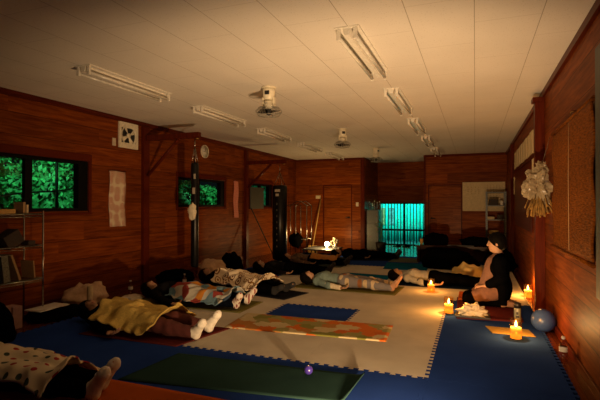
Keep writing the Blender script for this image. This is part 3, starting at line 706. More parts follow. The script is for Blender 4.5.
# dark leafy plant in front of the cabinet
t = thing('potted_plant', (-2.50, 12.85, ZF), 'dark leafy potted plant in front of the grey cabinet', 'plant')
B('black_metal').lathe([(0.12, 0), (0.16, 0.25), (0.14, 0.25), (0.13, 0.22), (0, 0.22)], (0, 0, 0), 18).done('pot', t)
b = B('leaf_green'); rnd = random.Random(11)
for k in range(60):
    a = rnd.uniform(0, 2*PI); z = rnd.uniform(0.25, 0.85); rr = rnd.uniform(0.04, 0.20); p = Vector((rr*math.cos(a), rr*math.sin(a), z)); d = Vector((math.cos(a), math.sin(a), rnd.uniform(-0.5, 0.6))).normalized()*0.09; e = Vector((-math.sin(a), math.cos(a), 0))*0.03
    vs = [b.bm.verts.new(q) for q in (p, p+d*0.5+e, p+d, p+d*0.5-e)]; b.bm.faces.new(vs)
b.tube([(0, 0, 0.2), (0.02, 0, 0.8)], 0.012); b.done('foliage', t)
# slippers/shoe tray near the glass door
for k in range(2):
    t = thing('slipper', (-2.30+0.28*k, 14.35, ZF), ['dark slipper by the glass door, left one', 'dark slipper by the glass door, right one'][k], 'slipper', 'slippers by the glass door')
    B('black_cloth').box((-0.12, -0.05, 0), (0.13, 0.05, 0.02), 0.008).done('sole', t)
    B('black_cloth').ell((0.05, 0, 0.03), (0.08, 0.05, 0.035)).done('upper', t)
# long low table on the right
t = thing('long_bench', (-0.42, 10.8, ZF), 'long dark low bench in front of the right back door', 'bench')
B('table_wood').box((-0.85, -0.30, 0.37), (0.95, 0.35, 0.41), 0.006).done('bench_top', t)
for x in (-0.78, 0.88): B('table_wood').box((x-0.03, -0.26, 0), (x+0.03, 0.31, 0.37), 0.004).done('leg', t)
B('table_wood').box((-0.75, -0.02, 0.05), (0.85, 0.0, 0.37)).done('back_panel', t)
bxthing('tray', 'dark_metal_top', (-0.30, 10.62, 0.391), (0.55, 0.14, 0.015), 'shiny thin tray on the long dark bench', 'tray')
cloth_lump('jacket', (-0.85, 10.9, 0.391), (0.30, 0.20, 0.16), 'black_cloth', 41, 'black jacket heaped on the left of the long bench', 'jacket', 0.3)
cloth_lump('jacket', (0.05, 10.95, 0.391), (0.35, 0.18, 0.12), 'black_cloth', 43, 'black jacket heaped on the right of the long bench', 'jacket', 0.3)
t = thing('tumbler', (-1.15, 10.72, 0.391), 'amber glass tumbler at the left end of the long bench', 'glass')
B('box_yellow').lathe([(0.03, 0), (0.036, 0.13), (0.033, 0.13), (0.028, 0.01), (0, 0.01)], (0, 0, 0), 16).done('glass_body', t)
cloth_lump('duffel_bag', (-0.5, 9.75, ZF), (0.55, 0.28, 0.25), 'black_cloth', 47, 'large black bag on the mats before the long bench', 'bag', 0.2)
cloth_lump('duffel_bag', (0.45, 9.85, ZF), (0.28, 0.28, 0.30), 'black_cloth', 49, 'black bag at the right end of the long bench', 'bag', 0.25)
# whiteboard
t = thing('notice_board', (0.215, 13.09, 1.52), 'pale notice sheet with faint writing on the right back wall', 'board')
B('paper').box((-0.53, -0.015, -0.39), (0.53, 0.005, 0.39), 0.003).done('board_face', t)
b = B('book_tan'); rnd = random.Random(4)
for k in range(9):
    x = 0.40-0.075*k if k < 5 else -0.12-0.09*(k-5)
    for q in range(10 if k < 5 else 4):
        z = 0.30-0.055*q - (0 if k < 5 else 0.05); b.box((x-0.008, -0.0175, z-0.012), (x+0.012*rnd.random()+0.003, -0.016, z+0.014))
b.done('brush_writing', t)
# steel shelving
t = thing('steel_shelving', (0.50, 12.72, ZF), 'grey slotted steel shelving in the back right corner', 'shelving')
for x in (-0.22, 0.22):
    for y in (-0.22, 0.22):
        b = B('steel_grey'); b.box((x-0.02, y-0.004, 0), (x+0.02, y+0.004, 1.66)); 
        b.mat('black_metal')
        if y < 0:
            for k in range(30): b.box((x-0.006, y-0.006, 0.06+0.053*k), (x+0.006, y-0.003, 0.085+0.053*k))
        b.done('post', t)
for z in (0.1, 0.55, 0.92, 1.28, 1.62): B('steel_grey').box((-0.22, -0.22, z), (0.22, 0.22, z+0.025)).done('shelf', t)
its = [('box_yellow', -0.05, 0.575, (0.22, 0.2, 0.09), 'yellow box on a lower shelf of the steel shelving'), ('dark_box', 0.10, 0.945, (0.14, 0.2, 0.12), 'dark box on the middle shelf of the steel shelving'),
       ('paper', -0.12, 0.945, (0.16, 0.2, 0.07), 'pale carton on the middle shelf of the steel shelving'), ('dark_box', -0.06, 1.305, (0.22, 0.2, 0.16), 'dark box on the upper shelf of the steel shelving'),
       ('paper_white', 0.13, 1.305, (0.07, 0.15, 0.12), 'white carton on the upper shelf of the steel shelving'), ('dark_box', 0.0, 0.125, (0.34, 0.3, 0.24), 'dark box on the bottom shelf of the steel shelving')]
for m, x, z, s, l in its: bxthing('storage_box', m, (0.50+x, 12.66, ZF+z), s, l, 'box')

# ------------------------------------------------------------ right wall things
t = thing('reed_blind', (XR-0.035, 4.45, 0), 'brown woven reed blind hanging on the right wall', 'blind')
def rb(u, v): return (-0.008*math.sin(v*14+u*3), -0.86+1.72*u, 0.90+1.13*v + 0.03*math.sin(u*7)*(1-v))
B('reed_screen').grid(rb, 50, 40).done('reed_panel', t, 0.012)
B('reed_screen').tube([(0, -0.88, 2.04), (0, 0.88, 2.04)], 0.018, 10).done('top_rod', t)
B('reed_screen').tube([(-0.01, -0.88, 0.90), (-0.01, 0.88, 0.89)], 0.016, 10).done('bottom_rod', t)
for y in (-0.10,):
    B('book_tan').tube([(-0.020, y, 2.0), (-0.025, y, 1.5), (-0.02, y+0.01, 0.93)], 0.0025, 5).done('pull_cord', t)
    B('brass').tube([(0.03, y, 2.10), (-0.005, y, 2.09), (-0.005, y, 2.05)], 0.006, 6).done('hook', t)
o = B('screen_dark').box((XR-0.045, 2.3, 0.7), (XR, 3.50, 2.35), 0.004).done('wall_panel'); tag(o, 'dark panel on the right wall at the right picture edge', 'panel')
# dark sliding panel + paper sheets between the posts
b = B('post_wood'); b.box((XR-0.02, 6.9, 1.98), (XR, 10.7, 2.03)).box((XR-0.02, 7.35, 0.9), (XR-0.012, 10.3, 1.96)); o = b.done('trim_22'); struct(o)
k = 0
for i in range(9):
    bxthing('paper_sheet', 'paper', (XR-0.004, 6.95+0.205+0.41*i, 2.05+0.012*(i % 2)), (0.006, 0.34, 0.34), 'pale paper sheet pinned high on the right wall, number %s from the near post' % ['one', 'two', 'three', 'four', 'five', 'six', 'seven', 'eight', 'nine'][i], 'paper', group='paper sheets pinned high on the right wall', bev=0)
for i in range(2):
    bxthing('paper_strip', 'paper', (XR-0.024, 7.00+0.20*i, 1.60), (0.006, 0.12, 0.36), ['narrow pale paper strip below the pinned sheets, nearer one', 'narrow pale paper strip below the pinned sheets, farther one'][i], 'paper', group='paper strips below the sheets', bev=0)
bxthing('paper_strip', 'paper', (XR-0.024, 10.42, 1.52), (0.006, 0.2, 0.36), 'pale paper strip near the far post of the right wall', 'paper', bev=0)
bxthing('wall_socket', 'switch_plastic', (XR-0.008, 8.2, 0.98), (0.016, 0.12, 0.07), 'pale socket plate low on the right wall beyond the post', 'socket')
# plastic bag with dried bouquet on the post
t = thing('hanging_bouquet', (0.655, 5.62, 1.45), 'dried flower bouquet wrapped in crinkled clear plastic on the right post', 'bouquet')
def bagf(b, c, r, seed, amp):
    rr = bmesh.ops.create_icosphere(b.bm, subdivisions=4, radius=1.0)
    for v in rr['verts']:
        d = v.co.normalized(); n1 = noise.noise(d*1.8+Vector((seed, 0, 0))); n2 = abs(noise.noise(d*4.5+Vector((0, seed, 0))))
        q = 1+amp*n1-amp*1.1*n2; v.co = Vector((c[0]+d.x*q*r[0], c[1]+d.y*q*r[1], c[2]+d.z*q*r[2]))
b = B('bag_film'); bagf(b, (-0.02, -0.01, 0.07), (0.145, 0.10, 0.18), 2.0, 0.55)
bagf(b, (0.05, 0.0, -0.05), (0.07, 0.07, 0.17), 5.0, 0.5)
for f in b.bm.faces: f.smooth = False
b.done('plastic_wrap', t)
b = B('bag_film'); bagf(b, (0.03, 0.0, 0.27), (0.07, 0.05, 0.075), 9.0, 0.7); b.done('wrap_knot', t)
b = B('dried_flower'); rnd = random.Random(21)
for k in range(90):
    x = rnd.gauss(0.0, 0.05); y = rnd.gauss(-0.01, 0.03); z0 = 0.02+rnd.uniform(-0.05, 0.05); z1 = -rnd.uniform(0.16, 0.28)
    b.tube([(x*0.5, y*0.5, z0), (x*0.9, y, (z0+z1)/2), (x*1.3+rnd.gauss(0, 0.012), y*1.3, z1)], [0.003, 0.005, 0.009], 5)
b.done('dried_stems', t)
B('chrome').tube([(0.04, 0.0, 0.33), (0.10, 0.10, 0.50), (0.132, 0.14, 0.62)], 0.003, 5).done('hanging_string', t)
# blue ball, bottle
t = thing('exercise_ball', (0.665, 5.36, ZF), 'blue rubber ball on the floor against the right wall', 'ball')
B('ball_blue').ell((0, 0, 0.118), (0.118, 0.118, 0.118), 32).done('ball_surface', t)
B('white_enamel').lathe([(0.012, 0), (0.010, 0.006), (0, 0.007)], (-0.03, -0.02, 0.2325), 10).done('valve', t)
bottle((0.70, 4.42, ZF), 0.034, 0.21, 'clear_plastic', 'white_enamel', 'clear plastic bottle on the wooden strip by the right wall')

# ------------------------------------------------------------ candles
def candle():
    t = thing('candle', (0, 0, 0), 'x', 'candle')
    r, h = 0.048, 0.165
    B('jar_glass').lathe([(0, 0.001), (r, 0.001), (r, h), (r-0.003, h), (r-0.003, 0.006), (0, 0.006)], (0, 0, 0), 24).done('glass_jar', t)
    B('candle_wax').lathe([(r-0.004, 0.007), (r-0.004, 0.095), (r-0.012, 0.090), (0, 0.086)], (0, 0, 0), 24).done('wax', t)
    B('ink').tube([(0, 0, 0.085), (0.002, 0, 0.102)], 0.0015, 5).done('wick', t)
    B('flame').lathe([(0.0, 0.096), (0.008, 0.104), (0.011, 0.114), (0.008, 0.128), (0.0, 0.150)], (0, 0, 0), 12).done('flame', t)
    return t
cproto = candle()
cs = [((-0.62, 7.05, 0), 'lit candle in a glass jar farthest left, by the grey shirt sleeper'), ((-0.30, 5.75, 0), 'lit candle in a glass jar beside the crumpled white towel'),
      ((0.37, 4.90, 0), 'lit candle in a glass jar nearest the blue ball'), ((0.700, 7.20, ZF), 'lit candle in a glass jar against the right wall behind the post'),
      ]
for i, (c, l) in enumerate(cs):
    o = cproto if i == 0 else copy_tree(cproto); o.location = c; o.scale = (1.15, 1.15, 1.2); o['label'] = l; o['group'] = 'glass jar candles'
    pw = P_CANDLE*1.5 if i == 3 else P_CANDLE
    lamp('candle_light', (0, 0, 0.160), pw, WARM, 0.008, o)

t = thing('floor_spotlight', (-0.25, 2.12, 0), 'small black floor spotlight aimed up at the ceiling, below the camera', 'lamp')
AIM = Vector((-1.9, 5.0, 2.45)).normalized(); AQ = AIM.to_track_quat('Z', 'Y').to_euler()
B('black_metal').lathe([(0.06, 0.001), (0.06, 0.012), (0.01, 0.016), (0.01, 0.05), (0, 0.05)], (0, 0, 0), 24).done('base', t)
o = B('black_metal').lathe([(0.0, -0.03), (0.025, -0.025), (0.04, 0.03), (0.036, 0.03), (0.02, -0.015), (0, -0.018)], (0, 0, 0), 24).done('shade', t); o.location = (0, 0, 0.085); o.rotation_euler = AQ
o = B('bulb').lathe([(0.032, 0.012), (0.0, 0.016)], (0, 0, 0), 20, 'Z', False).done('lens', t); o.location = (0, 0, 0.085); o.rotation_euler = AQ
d = bpy.data.lights.new('spot_light', 'SPOT'); d.energy = P_NEAR; d.color = BOWL; d.shadow_soft_size = 0.03; d.spot_size = math.radians(116); d.spot_blend = 1.0
o = bpy.data.objects.new('spot_light', d); COL.objects.link(o); o.parent = t; o.location = Vector((0, 0, 0.085))+AIM*0.035; o.rotation_euler = (-AIM).to_track_quat('Z', 'Y').to_euler()
# ------------------------------------------------------------ floor mats (1 m jigsaw tiles)
GX, GY = -4.35, 1.55-1.0
def edge_pts(seed_sign, L=1.0, teeth=12, amp=0.016):
    """jigsaw profile along an edge from 0..L: offsets perpendicular"""
    pts = []; p = L/teeth
    for k in range(teeth):
        a = k*p
        pts += [(a, -amp), (a+p*0.28, -amp), (a+p*0.20, amp), (a+p*0.80, amp), (a+p*0.72, -amp)]
    pts.append((L, -amp)); return pts
EP = edge_pts(1)
def tile(i, j, m):
    b = B(m); g = 0.0012
    x0, y0 = 0.0, 0.0; pts = []
    for (a, o_) in EP: pts.append((a, o_))            # bottom, +x direction, offset in y
    for (a, o_) in EP: pts.append((1+o_, a))
    for (a, o_) in EP[::-1]: pts.append((a, 1+o_))
    for (a, o_) in EP[::-1]: pts.append((o_, a))
    clean = []
    for p in pts:
        p = (min(max(p[0], -0.016), 1.016), min(max(p[1], -0.016), 1.016))
        if not clean or (abs(p[0]-clean[-1][0]) + abs(p[1]-clean[-1][1])) > 1e-5: clean.append(p)
    if (abs(clean[0][0]-clean[-1][0]) + abs(clean[0][1]-clean[-1][1])) < 1e-5: clean.pop()
    lo = [b.bm.verts.new((p[0], p[1], -0.0199)) for p in clean]; hi = [b.bm.verts.new((p[0], p[1], 0)) for p in clean]
    n = len(clean); b.bm.faces.new(hi); b.bm.faces.new(lo[::-1])
    for k in range(n): b.bm.faces.new((lo[k], lo[(k+1) % n], hi[(k+1) % n], hi[k]))
    return b
tile_protos = {}
rowname = ['first', 'second', 'third', 'fourth', 'fifth', 'sixth', 'seventh', 'eighth', 'ninth', 'tenth', 'eleventh', 'twelfth']
colname = ['leftmost', 'second from left', 'middle', 'second from right', 'rightmost']
for j in range(0, 11):
    for i in range(5):
        beige = (1 <= i <= 3) and 3 <= j <= 8
        if i == 2 and j == 4: beige = False
        if i == 4 and j >= 6 and j <= 9: beige = True
        m = 'foam_beige' if beige else 'foam_blue'
        if m not in tile_protos: tile_protos[m] = tile(0, 0, m).done('floor_mat'); o = tile_protos[m]
        else: o = tile_protos[m].copy(); COL.objects.link(o)
        o.location = (GX+i, GY+j, 0); o.scale = (0.9985, 0.9985, 1)
        tag(o, '%s jigsaw foam tile, %s column, %s row from the front' % ('beige' if beige else 'blue', colname[i], rowname[j]), 'floor mat', 'beige jigsaw foam tiles' if beige else 'blue jigsaw foam tiles')
        if i == 2 and j == 4: o['label'] = 'single blue foam tile set among the beige tiles'

def ymat(pts, m, label, z=0.0005, th=0.006, curl=None, name='yoga_mat', uv=None):
    """pts: four corners near-left, near-right, far-right, far-left"""
    P = [Vector((x, y, 0)) for x, y in pts]
    def f(u, v):
        p = (P[0]*(1-u)+P[1]*u)*(1-v)+(P[3]*(1-u)+P[2]*u)*v
        zz = z+th/2
        if curl:
            e = max(0, (u-1+curl)/curl); zz += 0.028*e*e*(0.35+0.65*v); p = p - (P[1]-P[0]).normalized()*0.02*e*e
        return (p.x, p.y, zz + 0.0008*(math.sin(u*23)*math.sin(v*9)+1))
    L = (P[1]-P[0]).length; Wd = (P[3]-P[0]).length
    b = B(m); b.grid(f, 40, 14, (L, Wd)); o = b.done(name, None, th); return tag(o, label, 'mat')
ymat([(-2.50, 2.68), (-0.80, 2.90), (-0.77, 3.42), (-2.44, 3.34)], 'yoga_green', 'dark green yoga mat in the foreground with a curled right end', curl=0.05)
ymat([(-3.30, 1.98), (-1.54, 2.02), (-1.50, 2.66), (-3.25, 2.66)], 'yoga_orange', 'orange yoga mat under the polka dot blanket sleeper', z=0.0005)
ymat([(-2.50, 4.21), (-0.80, 4.34), (-0.83, 4.93), (-2.57, 4.87)], 'rug_print', 'narrow rug with an orange, green and cream print', name='rug')
ymat([(-3.75, 3.47), (-2.58, 3.49), (-2.42, 4.20), (-3.65, 4.19)], 'yoga_maroon', 'maroon yoga mat under the yellow blanket sleeper')
ymat([(-4.30, 4.80), (-2.66, 4.84), (-2.66, 5.50), (-4.30, 5.45)], 'yoga_olive', 'olive yoga mat under the patchwork blanket sleeper')
ymat([(-4.1, 6.10), (-2.45, 5.72), (-2.30, 6.30), (-3.98, 6.74)], 'yoga_black', 'black yoga mat under the rose print blanket sleeper')
ymat([(-2.70, 6.62), (-1.08, 6.58), (-1.05, 7.30), (-2.68, 7.28)], 'yoga_olive', 'olive yellow yoga mat under the sleeper in dabbed trousers')
ymat([(-2.35, 7.55), (-1.45, 7.60), (-1.40, 8.35), (-2.30, 8.42)], 'yoga_teal', 'empty teal yoga mat beyond the dabbed trousers sleeper')
ymat([(-4.25, 7.62), (-2.75, 7.84), (-2.86, 8.52), (-4.3, 8.25)], 'yoga_navy', 'navy yoga mat under the sleeper below the far window')
ymat([(-1.30, 7.42), (0.25, 7.42), (0.25, 8.08), (-1.30, 8.08)], 'yoga_navy', 'navy yoga mat under the grey shirt sleeper')
ymat([(-4.2, 8.98), (-2.6, 9.03), (-2.6, 9.65), (-4.2, 9.60)], 'yoga_grey', 'grey yoga mat under the orange blanket sleeper')
ymat([(-1.75, 9.2), (-0.9, 9.2), (-0.9, 10.2), (-1.85, 10.2)], 'yoga_teal', 'teal yoga mat on the far right mats before the alcove')
ymat([(-1.85, 10.35), (-1.2, 10.4), (-1.2, 11.2), (-1.8, 11.2)], 'yoga_grey', 'grey yoga mat nearest the alcove')
ymat([(-3.35, 10.15), (-1.80, 10.55), (-1.95, 11.15), (-3.45, 10.75)], 'yoga_black', 'black yoga mat under the farthest sleeper')
ymat([(-0.20, 5.52), (0.50, 5.60), (0.52, 6.80), (-0.24, 6.75)], 'yoga_maroon', 'reddish brown mat under the kneeling person')
ymat([(-0.22, 6.55), (0.10, 6.55), (0.10, 7.1), (-0.22, 7.1)], 'yoga_orange', 'folded orange cloth at the far end of the kneeling mat', z=0.010, th=0.02, name='folded_cloth')
ymat([(0.16, 5.02), (0.56, 5.02), (0.52, 5.28), (0.10, 5.28)], 'yellow_mat', 'yellow folded sheet beside the candle near the blue ball', name='folded_sheet')
# objects near the kneeling person
t = thing('tray', (-0.03, 5.66, 0.009), 'black tray under the crumpled white towel', 'tray')
B('black_metal').box((-0.19, -0.12, 0), (0.19, 0.12, 0.012), 0.005).done('tray_base', t)
b = B('black_metal'); b.box((-0.19, -0.12, 0.012), (0.19, -0.11, 0.02)).box((-0.19, 0.11, 0.012), (0.19, 0.12, 0.02)); b.done('tray_rim', t)
cloth_lump('crumpled_towel', (-0.02, 5.67, 0.022), (0.135, 0.085, 0.075), 'cream_cloth', 52, 'crumpled white towel heaped on a black tray', 'towel', 0.75, n=44)
t = thing('thermos', (0.44, 5.62, 0.0), 'grey thermos bottle with black lid beside the yellow sheet', 'thermos')
B('thermos_grey').lathe([(0.034, 0), (0.036, 0.01), (0.036, 0.15), (0.030, 0.165)], (0, 0, 0), 24).done('bottle_body', t)
B('black_metal').lathe([(0.037, 0.155), (0.037, 0.21), (0.030, 0.215), (0, 0.215)], (0, 0, 0), 24).done('lid', t)
B('black_metal').box((-0.020, -0.0375, 0.05), (0.016, -0.034, 0.075)).box((-0.016, -0.0375, 0.085), (0.008, -0.034, 0.115)).done('printed_mark', t)
t = thing('massage_ball', (-1.20, 3.28, 0.0085), 'small purple massage ball on the edge of the green yoga mat', 'ball')
B('ball_purple').ell((0, 0, 0.034), (0.034, 0.034, 0.034), 24).done('ball_surface', t)
B('cream_cloth').lathe([(0.006, 0), (0, 0.001)], (0, -0.0, 0.0678), 8).done('valve', t)
#PEOPLE
# ------------------------------------------------------------ people: smooth distance fields meshed by surface nets
V3 = lambda *a: np.array(a, float)
def nrm(v): v = np.asarray(v, float); return v/np.linalg.norm(v)
class Field:
    def __init__(s, lo, hi, h):
        s.h = h; s.lo = np.array(lo, float); s.n = (np.ceil((np.array(hi)-s.lo)/h)).astype(int)+1
        s.d = np.full(tuple(s.n), 1.0, np.float32)
        s.ax = [s.lo[i]+h*np.arange(s.n[i]) for i in range(3)]
    def _blk(s, lo, hi, pad):
        a = np.maximum(np.floor((np.array(lo)-pad-s.lo)/s.h).astype(int), 0)
        b = np.minimum(np.ceil((np.array(hi)+pad-s.lo)/s.h).astype(int)+1, s.n)
        if np.any(b <= a): return None
        sl = tuple(slice(a[i], b[i]) for i in range(3))
        X = s.ax[0][sl[0]][:, None, None]; Y = s.ax[1][sl[1]][None, :, None]; Z = s.ax[2][sl[2]][None, None, :]
        return sl, X, Y, Z
    def _put(s, sl, d, k, mode):
        o = s.d[sl]
        if mode == 'add':
            if k > 0:
                q = np.maximum(k-np.abs(o-d), 0)/k; s.d[sl] = np.minimum(o, d)-q*q*k*0.25
            else: s.d[sl] = np.minimum(o, d)
        elif mode == 'sub':
            q = np.maximum(k-np.abs(o+d), 0)/k if k > 0 else 0; s.d[sl] = np.maximum(o, -d)+q*q*k*0.25
    def cone(s, a, b, r1, r2, k=0.02, mode='add', inf=0.0):
        a = np.asarray(a, float); b = np.asarray(b, float); r1 += inf; r2 += inf; R = max(r1, r2)
        q = s._blk(np.minimum(a, b)-R, np.maximum(a, b)+R, k+2.5*s.h)
        if q is None: return s
        sl, X, Y, Z = q; ab = b-a; L2 = float(ab@ab)+1e-12
        t = np.clip(((X-a[0])*ab[0]+(Y-a[1])*ab[1]+(Z-a[2])*ab[2])/L2, 0, 1)
        d = np.sqrt((X-a[0]-t*ab[0])**2+(Y-a[1]-t*ab[1])**2+(Z-a[2]-t*ab[2])**2)-(r1+(r2-r1)*t)
        s._put(sl, d, k, mode); return s
    def ell(s, c, r, F=None, k=0.02, mode='add', inf=0.0):
        """F: 3x3 rows = axes of the ellipsoid"""
        c = np.asarray(c, float); r = np.asarray(r, float)+inf; R = r.max()
        q = s._blk(c-R, c+R, k+2.5*s.h)
        if q is None: return s
        sl, X, Y, Z = q; F = np.eye(3) if F is None else F
        dx, dy, dz = X-c[0], Y-c[1], Z-c[2]
        u = [(F[i][0]*dx+F[i][1]*dy+F[i][2]*dz) for i in range(3)]
        k0 = np.sqrt((u[0]/r[0])**2+(u[1]/r[1])**2+(u[2]/r[2])**2)
        k1 = np.sqrt((u[0]/r[0]**2)**2+(u[1]/r[1]**2)**2+(u[2]/r[2]**2)**2)+1e-9
        s._put(sl, k0*(k0-1)/k1, k, mode); return s
    def cut(s, p, n):
        """keep the side where (x-p).n < 0"""
        n = nrm(n); X = s.ax[0][:, None, None]; Y = s.ax[1][None, :, None]; Z = s.ax[2][None, None, :]
        d = (X-p[0])*n[0]+(Y-p[1])*n[1]+(Z-p[2])*n[2]; s.d = np.maximum(s.d, d.astype(np.float32)); return s
    def ripple(s, amp, f, seed=0):
        X = s.ax[0][:, None, None]; Y = s.ax[1][None, :, None]; Z = s.ax[2][None, None, :]
        w_ = np.sin(f*X+1.7*np.sin(0.6*f*Y+seed)+seed)*np.sin(0.8*f*Y+1.3*np.sin(0.7*f*Z)+2*seed)+0.5*np.sin(1.9*f*X+f*Z+seed)
        s.d = s.d + (amp*w_).astype(np.float32); return s
    def mesh(s):
        d = s.d; ins = d < 0; h = s.h
        nx, ny, nz = [m-1 for m in d.shape]
        cnt = np.zeros((nx, ny, nz), np.int8); acc = np.zeros((nx, ny, nz, 3), np.float32)
        C = [(i, j, k) for i in (0, 1) for j in (0, 1) for k in (0, 1)]
        def cs(c): return (slice(c[0], c[0]+nx), slice(c[1], c[1]+ny), slice(c[2], c[2]+nz))
        tot = sum(ins[cs(c)].astype(np.int8) for c in C)
        act = (tot > 0) & (tot < 8)
        idx = np.argwhere(act); m = len(idx)
        P = np.zeros((m, 3)); ct = np.zeros(m)
        dv = {c: d[idx[:, 0]+c[0], idx[:, 1]+c[1], idx[:, 2]+c[2]].astype(float) for c in C}
        for c in C:
            for ax in range(3):
                if c[ax]: continue
                c2 = list(c); c2[ax] = 1; c2 = tuple(c2)
                a, b = dv[c], dv[c2]; cr = (a < 0) != (b < 0)
                t = np.where(cr, a/np.where(cr, a-b, 1), 0)
                q = np.tile(np.array(c, float), (m, 1)); q[:, ax] = t
                P[cr] += q[cr]; ct[cr] += 1
        P = P/ct[:, None]; P = (P+idx)*h+s.lo
        vid = -np.ones((nx, ny, nz), np.int64); vid[act] = np.arange(m)
        quads = []
        for ax in range(3):
            o1, o2 = (ax+1) % 3, (ax+2) % 3
            a = [slice(1, -1)]*3; b = [slice(1, -1)]*3; a[ax] = slice(0, -1); b[ax] = slice(1, None)
            A = ins[tuple(a)]; Bb = ins[tuple(b)]
            e = np.argwhere(A != Bb)
            if not len(e): continue
            flip = A[e[:, 0], e[:, 1], e[:, 2]]
            g = e.copy(); g[:, o1] += 1; g[:, o2] += 1
            def at(d1, d2):
                q = g.copy(); q[:, o1] -= d1; q[:, o2] -= d2; return vid[q[:, 0], q[:, 1], q[:, 2]]
            Q = np.stack([at(0, 0), at(1, 0), at(1, 1), at(0, 1)], 1)
            Q[~flip] = Q[~flip][:, ::-1]
            ok = (Q >= 0).all(1); quads.append(Q[ok])
        return P, np.concatenate(quads)
def mesh_obj(name, P, Q, mats, parent, xf, region=None):
    me = bpy.data.meshes.new(name)
    me.vertices.add(len(P)); me.vertices.foreach_set('co', P.astype(np.float32).ravel())
    me.loops.add(len(Q)*4); me.loops.foreach_set('vertex_index', Q.astype(np.int32).ravel())
    me.polygons.add(len(Q)); me.polygons.foreach_set('loop_start', np.arange(0, len(Q)*4, 4, dtype=np.int32))
    me.polygons.foreach_set('loop_total', np.full(len(Q), 4, np.int32))
    for m in mats: me.materials.append(M[m])
    if region is not None:
        cen = P[Q].mean(1); me.polygons.foreach_set('material_index', region(cen).astype(np.int32))
    me.polygons.foreach_set('use_smooth', np.ones(len(Q), bool))
    uv = me.uv_layers.new(name='uv'); 
    u = P[Q.ravel()][:, :2]; uv.data.foreach_set('uv', u.astype(np.float32).ravel())
    me.update(calc_edges=True); me.validate()
    o = bpy.data.objects.new(name, me); COL.objects.link(o); o.parent = parent
    return o

def add_head(F, c, f, u):
    l = np.cross(u, f); FR = np.array([f, l, u])
    P = lambda a, b, d: c+f*a+l*b+u*d
    F.ell(P(-0.012, 0, 0.025), (0.092, 0.074, 0.088), FR, 0.02)
    F.ell(P(0.018, 0, -0.035), (0.070, 0.060, 0.080), FR, 0.03)
    F.ell(P(0.055, 0, -0.088), (0.026, 0.028, 0.022), FR, 0.03)
    for s_ in (-1, 1):
        F.ell(P(0.058, 0.034*s_, -0.022), (0.028, 0.024, 0.024), FR, 0.02)
        F.ell(P(0.088, 0.030*s_, 0.010), (0.016, 0.018, 0.012), FR, 0.012, 'sub')
        F.ell(P(0.070, 0.030*s_, 0.008), (0.015, 0.016, 0.012), FR, 0.006)
        F.ell(P(-0.005, 0.076*s_, -0.012), (0.018, 0.010, 0.030), FR, 0.008)
        F.ell(P(0.091, 0.011*s_, -0.030), (0.010, 0.009, 0.007), FR, 0.006)
    F.cone(P(0.080, 0, 0.018), P(0.103, 0, -0.026), 0.008, 0.0105, 0.014)
    F.ell(P(0.083, 0, -0.055), (0.011, 0.023, 0.006), FR, 0.006)
    F.ell(P(0.080, 0, -0.065), (0.011, 0.019, 0.007), FR, 0.006)
def face_region(c, f, u, base):
    l = np.cross(u, f)
    def fn(cen):
        r = base(cen) if base else np.zeros(len(cen), int)
        q = cen-c; a, b, d = q@f, q@l, q@u
        r = np.where((a > 0.078) & (np.abs(b) < 0.024) & (d < -0.048) & (d > -0.071), 1, r)
        r = np.where((a > 0.060) & (np.abs(np.abs(b)-0.031) < 0.019) & (np.abs(d-0.032) < 0.0055), 2, r)
        r = np.where((a > 0.060) & (np.abs(np.abs(b)-0.030) < 0.014) & (np.abs(d-0.003) < 0.0035), 2, r)
        return r
    return fn
def add_hand(F, w, d, n, side, curl=0.5, sc=1.0):
    """w wrist, d towards the fingers, n out of the palm, side +1/-1 = thumb side along cross(d,n)*side"""
    d = nrm(d); n = nrm(n-d*(n@d)); l = np.cross(d, n)*side; FR = np.array([d, l, n])
    F.ell(w+d*0.045*sc, V3(0.052, 0.038, 0.016)*sc, FR, 0.02)
    F.cone(w+d*0.02*sc+l*0.018*sc, w+d*0.04*sc+l*0.030*sc, 0.016*sc, 0.012*sc, 0.012)
    for q, (o_, L) in enumerate(((0.033, 0.070), (0.011, 0.080), (-0.011, 0.075), (-0.032, 0.058))):
        p = w+(d*0.082+l*o_)*sc; L *= sc; dirv = nrm(d+l*o_*3.0+n*0.1)
        a = 0.15+0.1*q
        for (fr, r0, r1) in ((0.45, 0.0095, 0.0088), (0.30, 0.0088, 0.0082), (0.25, 0.0082, 0.0072)):
            p2 = p+(dirv*math.cos(a)+n*math.sin(a))*L*fr; F.cone(p, p2, r0*sc, r1*sc, 0.004); p = p2; a += curl
    p = w+(d*0.03+l*0.032)*sc; dirv = nrm(d*0.75+l*0.75+n*0.15)
    for fr, r0, r1 in ((0.034, 0.013, 0.011), (0.028, 0.011, 0.0085)):
        p2 = p+dirv*fr*sc; F.cone(p, p2, r0*sc, r1*sc, 0.006); p = p2; dirv = nrm(dirv+n*0.25+d*0.2)
def bounds(pts, pad):
    a = np.array(pts); return a.min(0)-pad, a.max(0)+pad

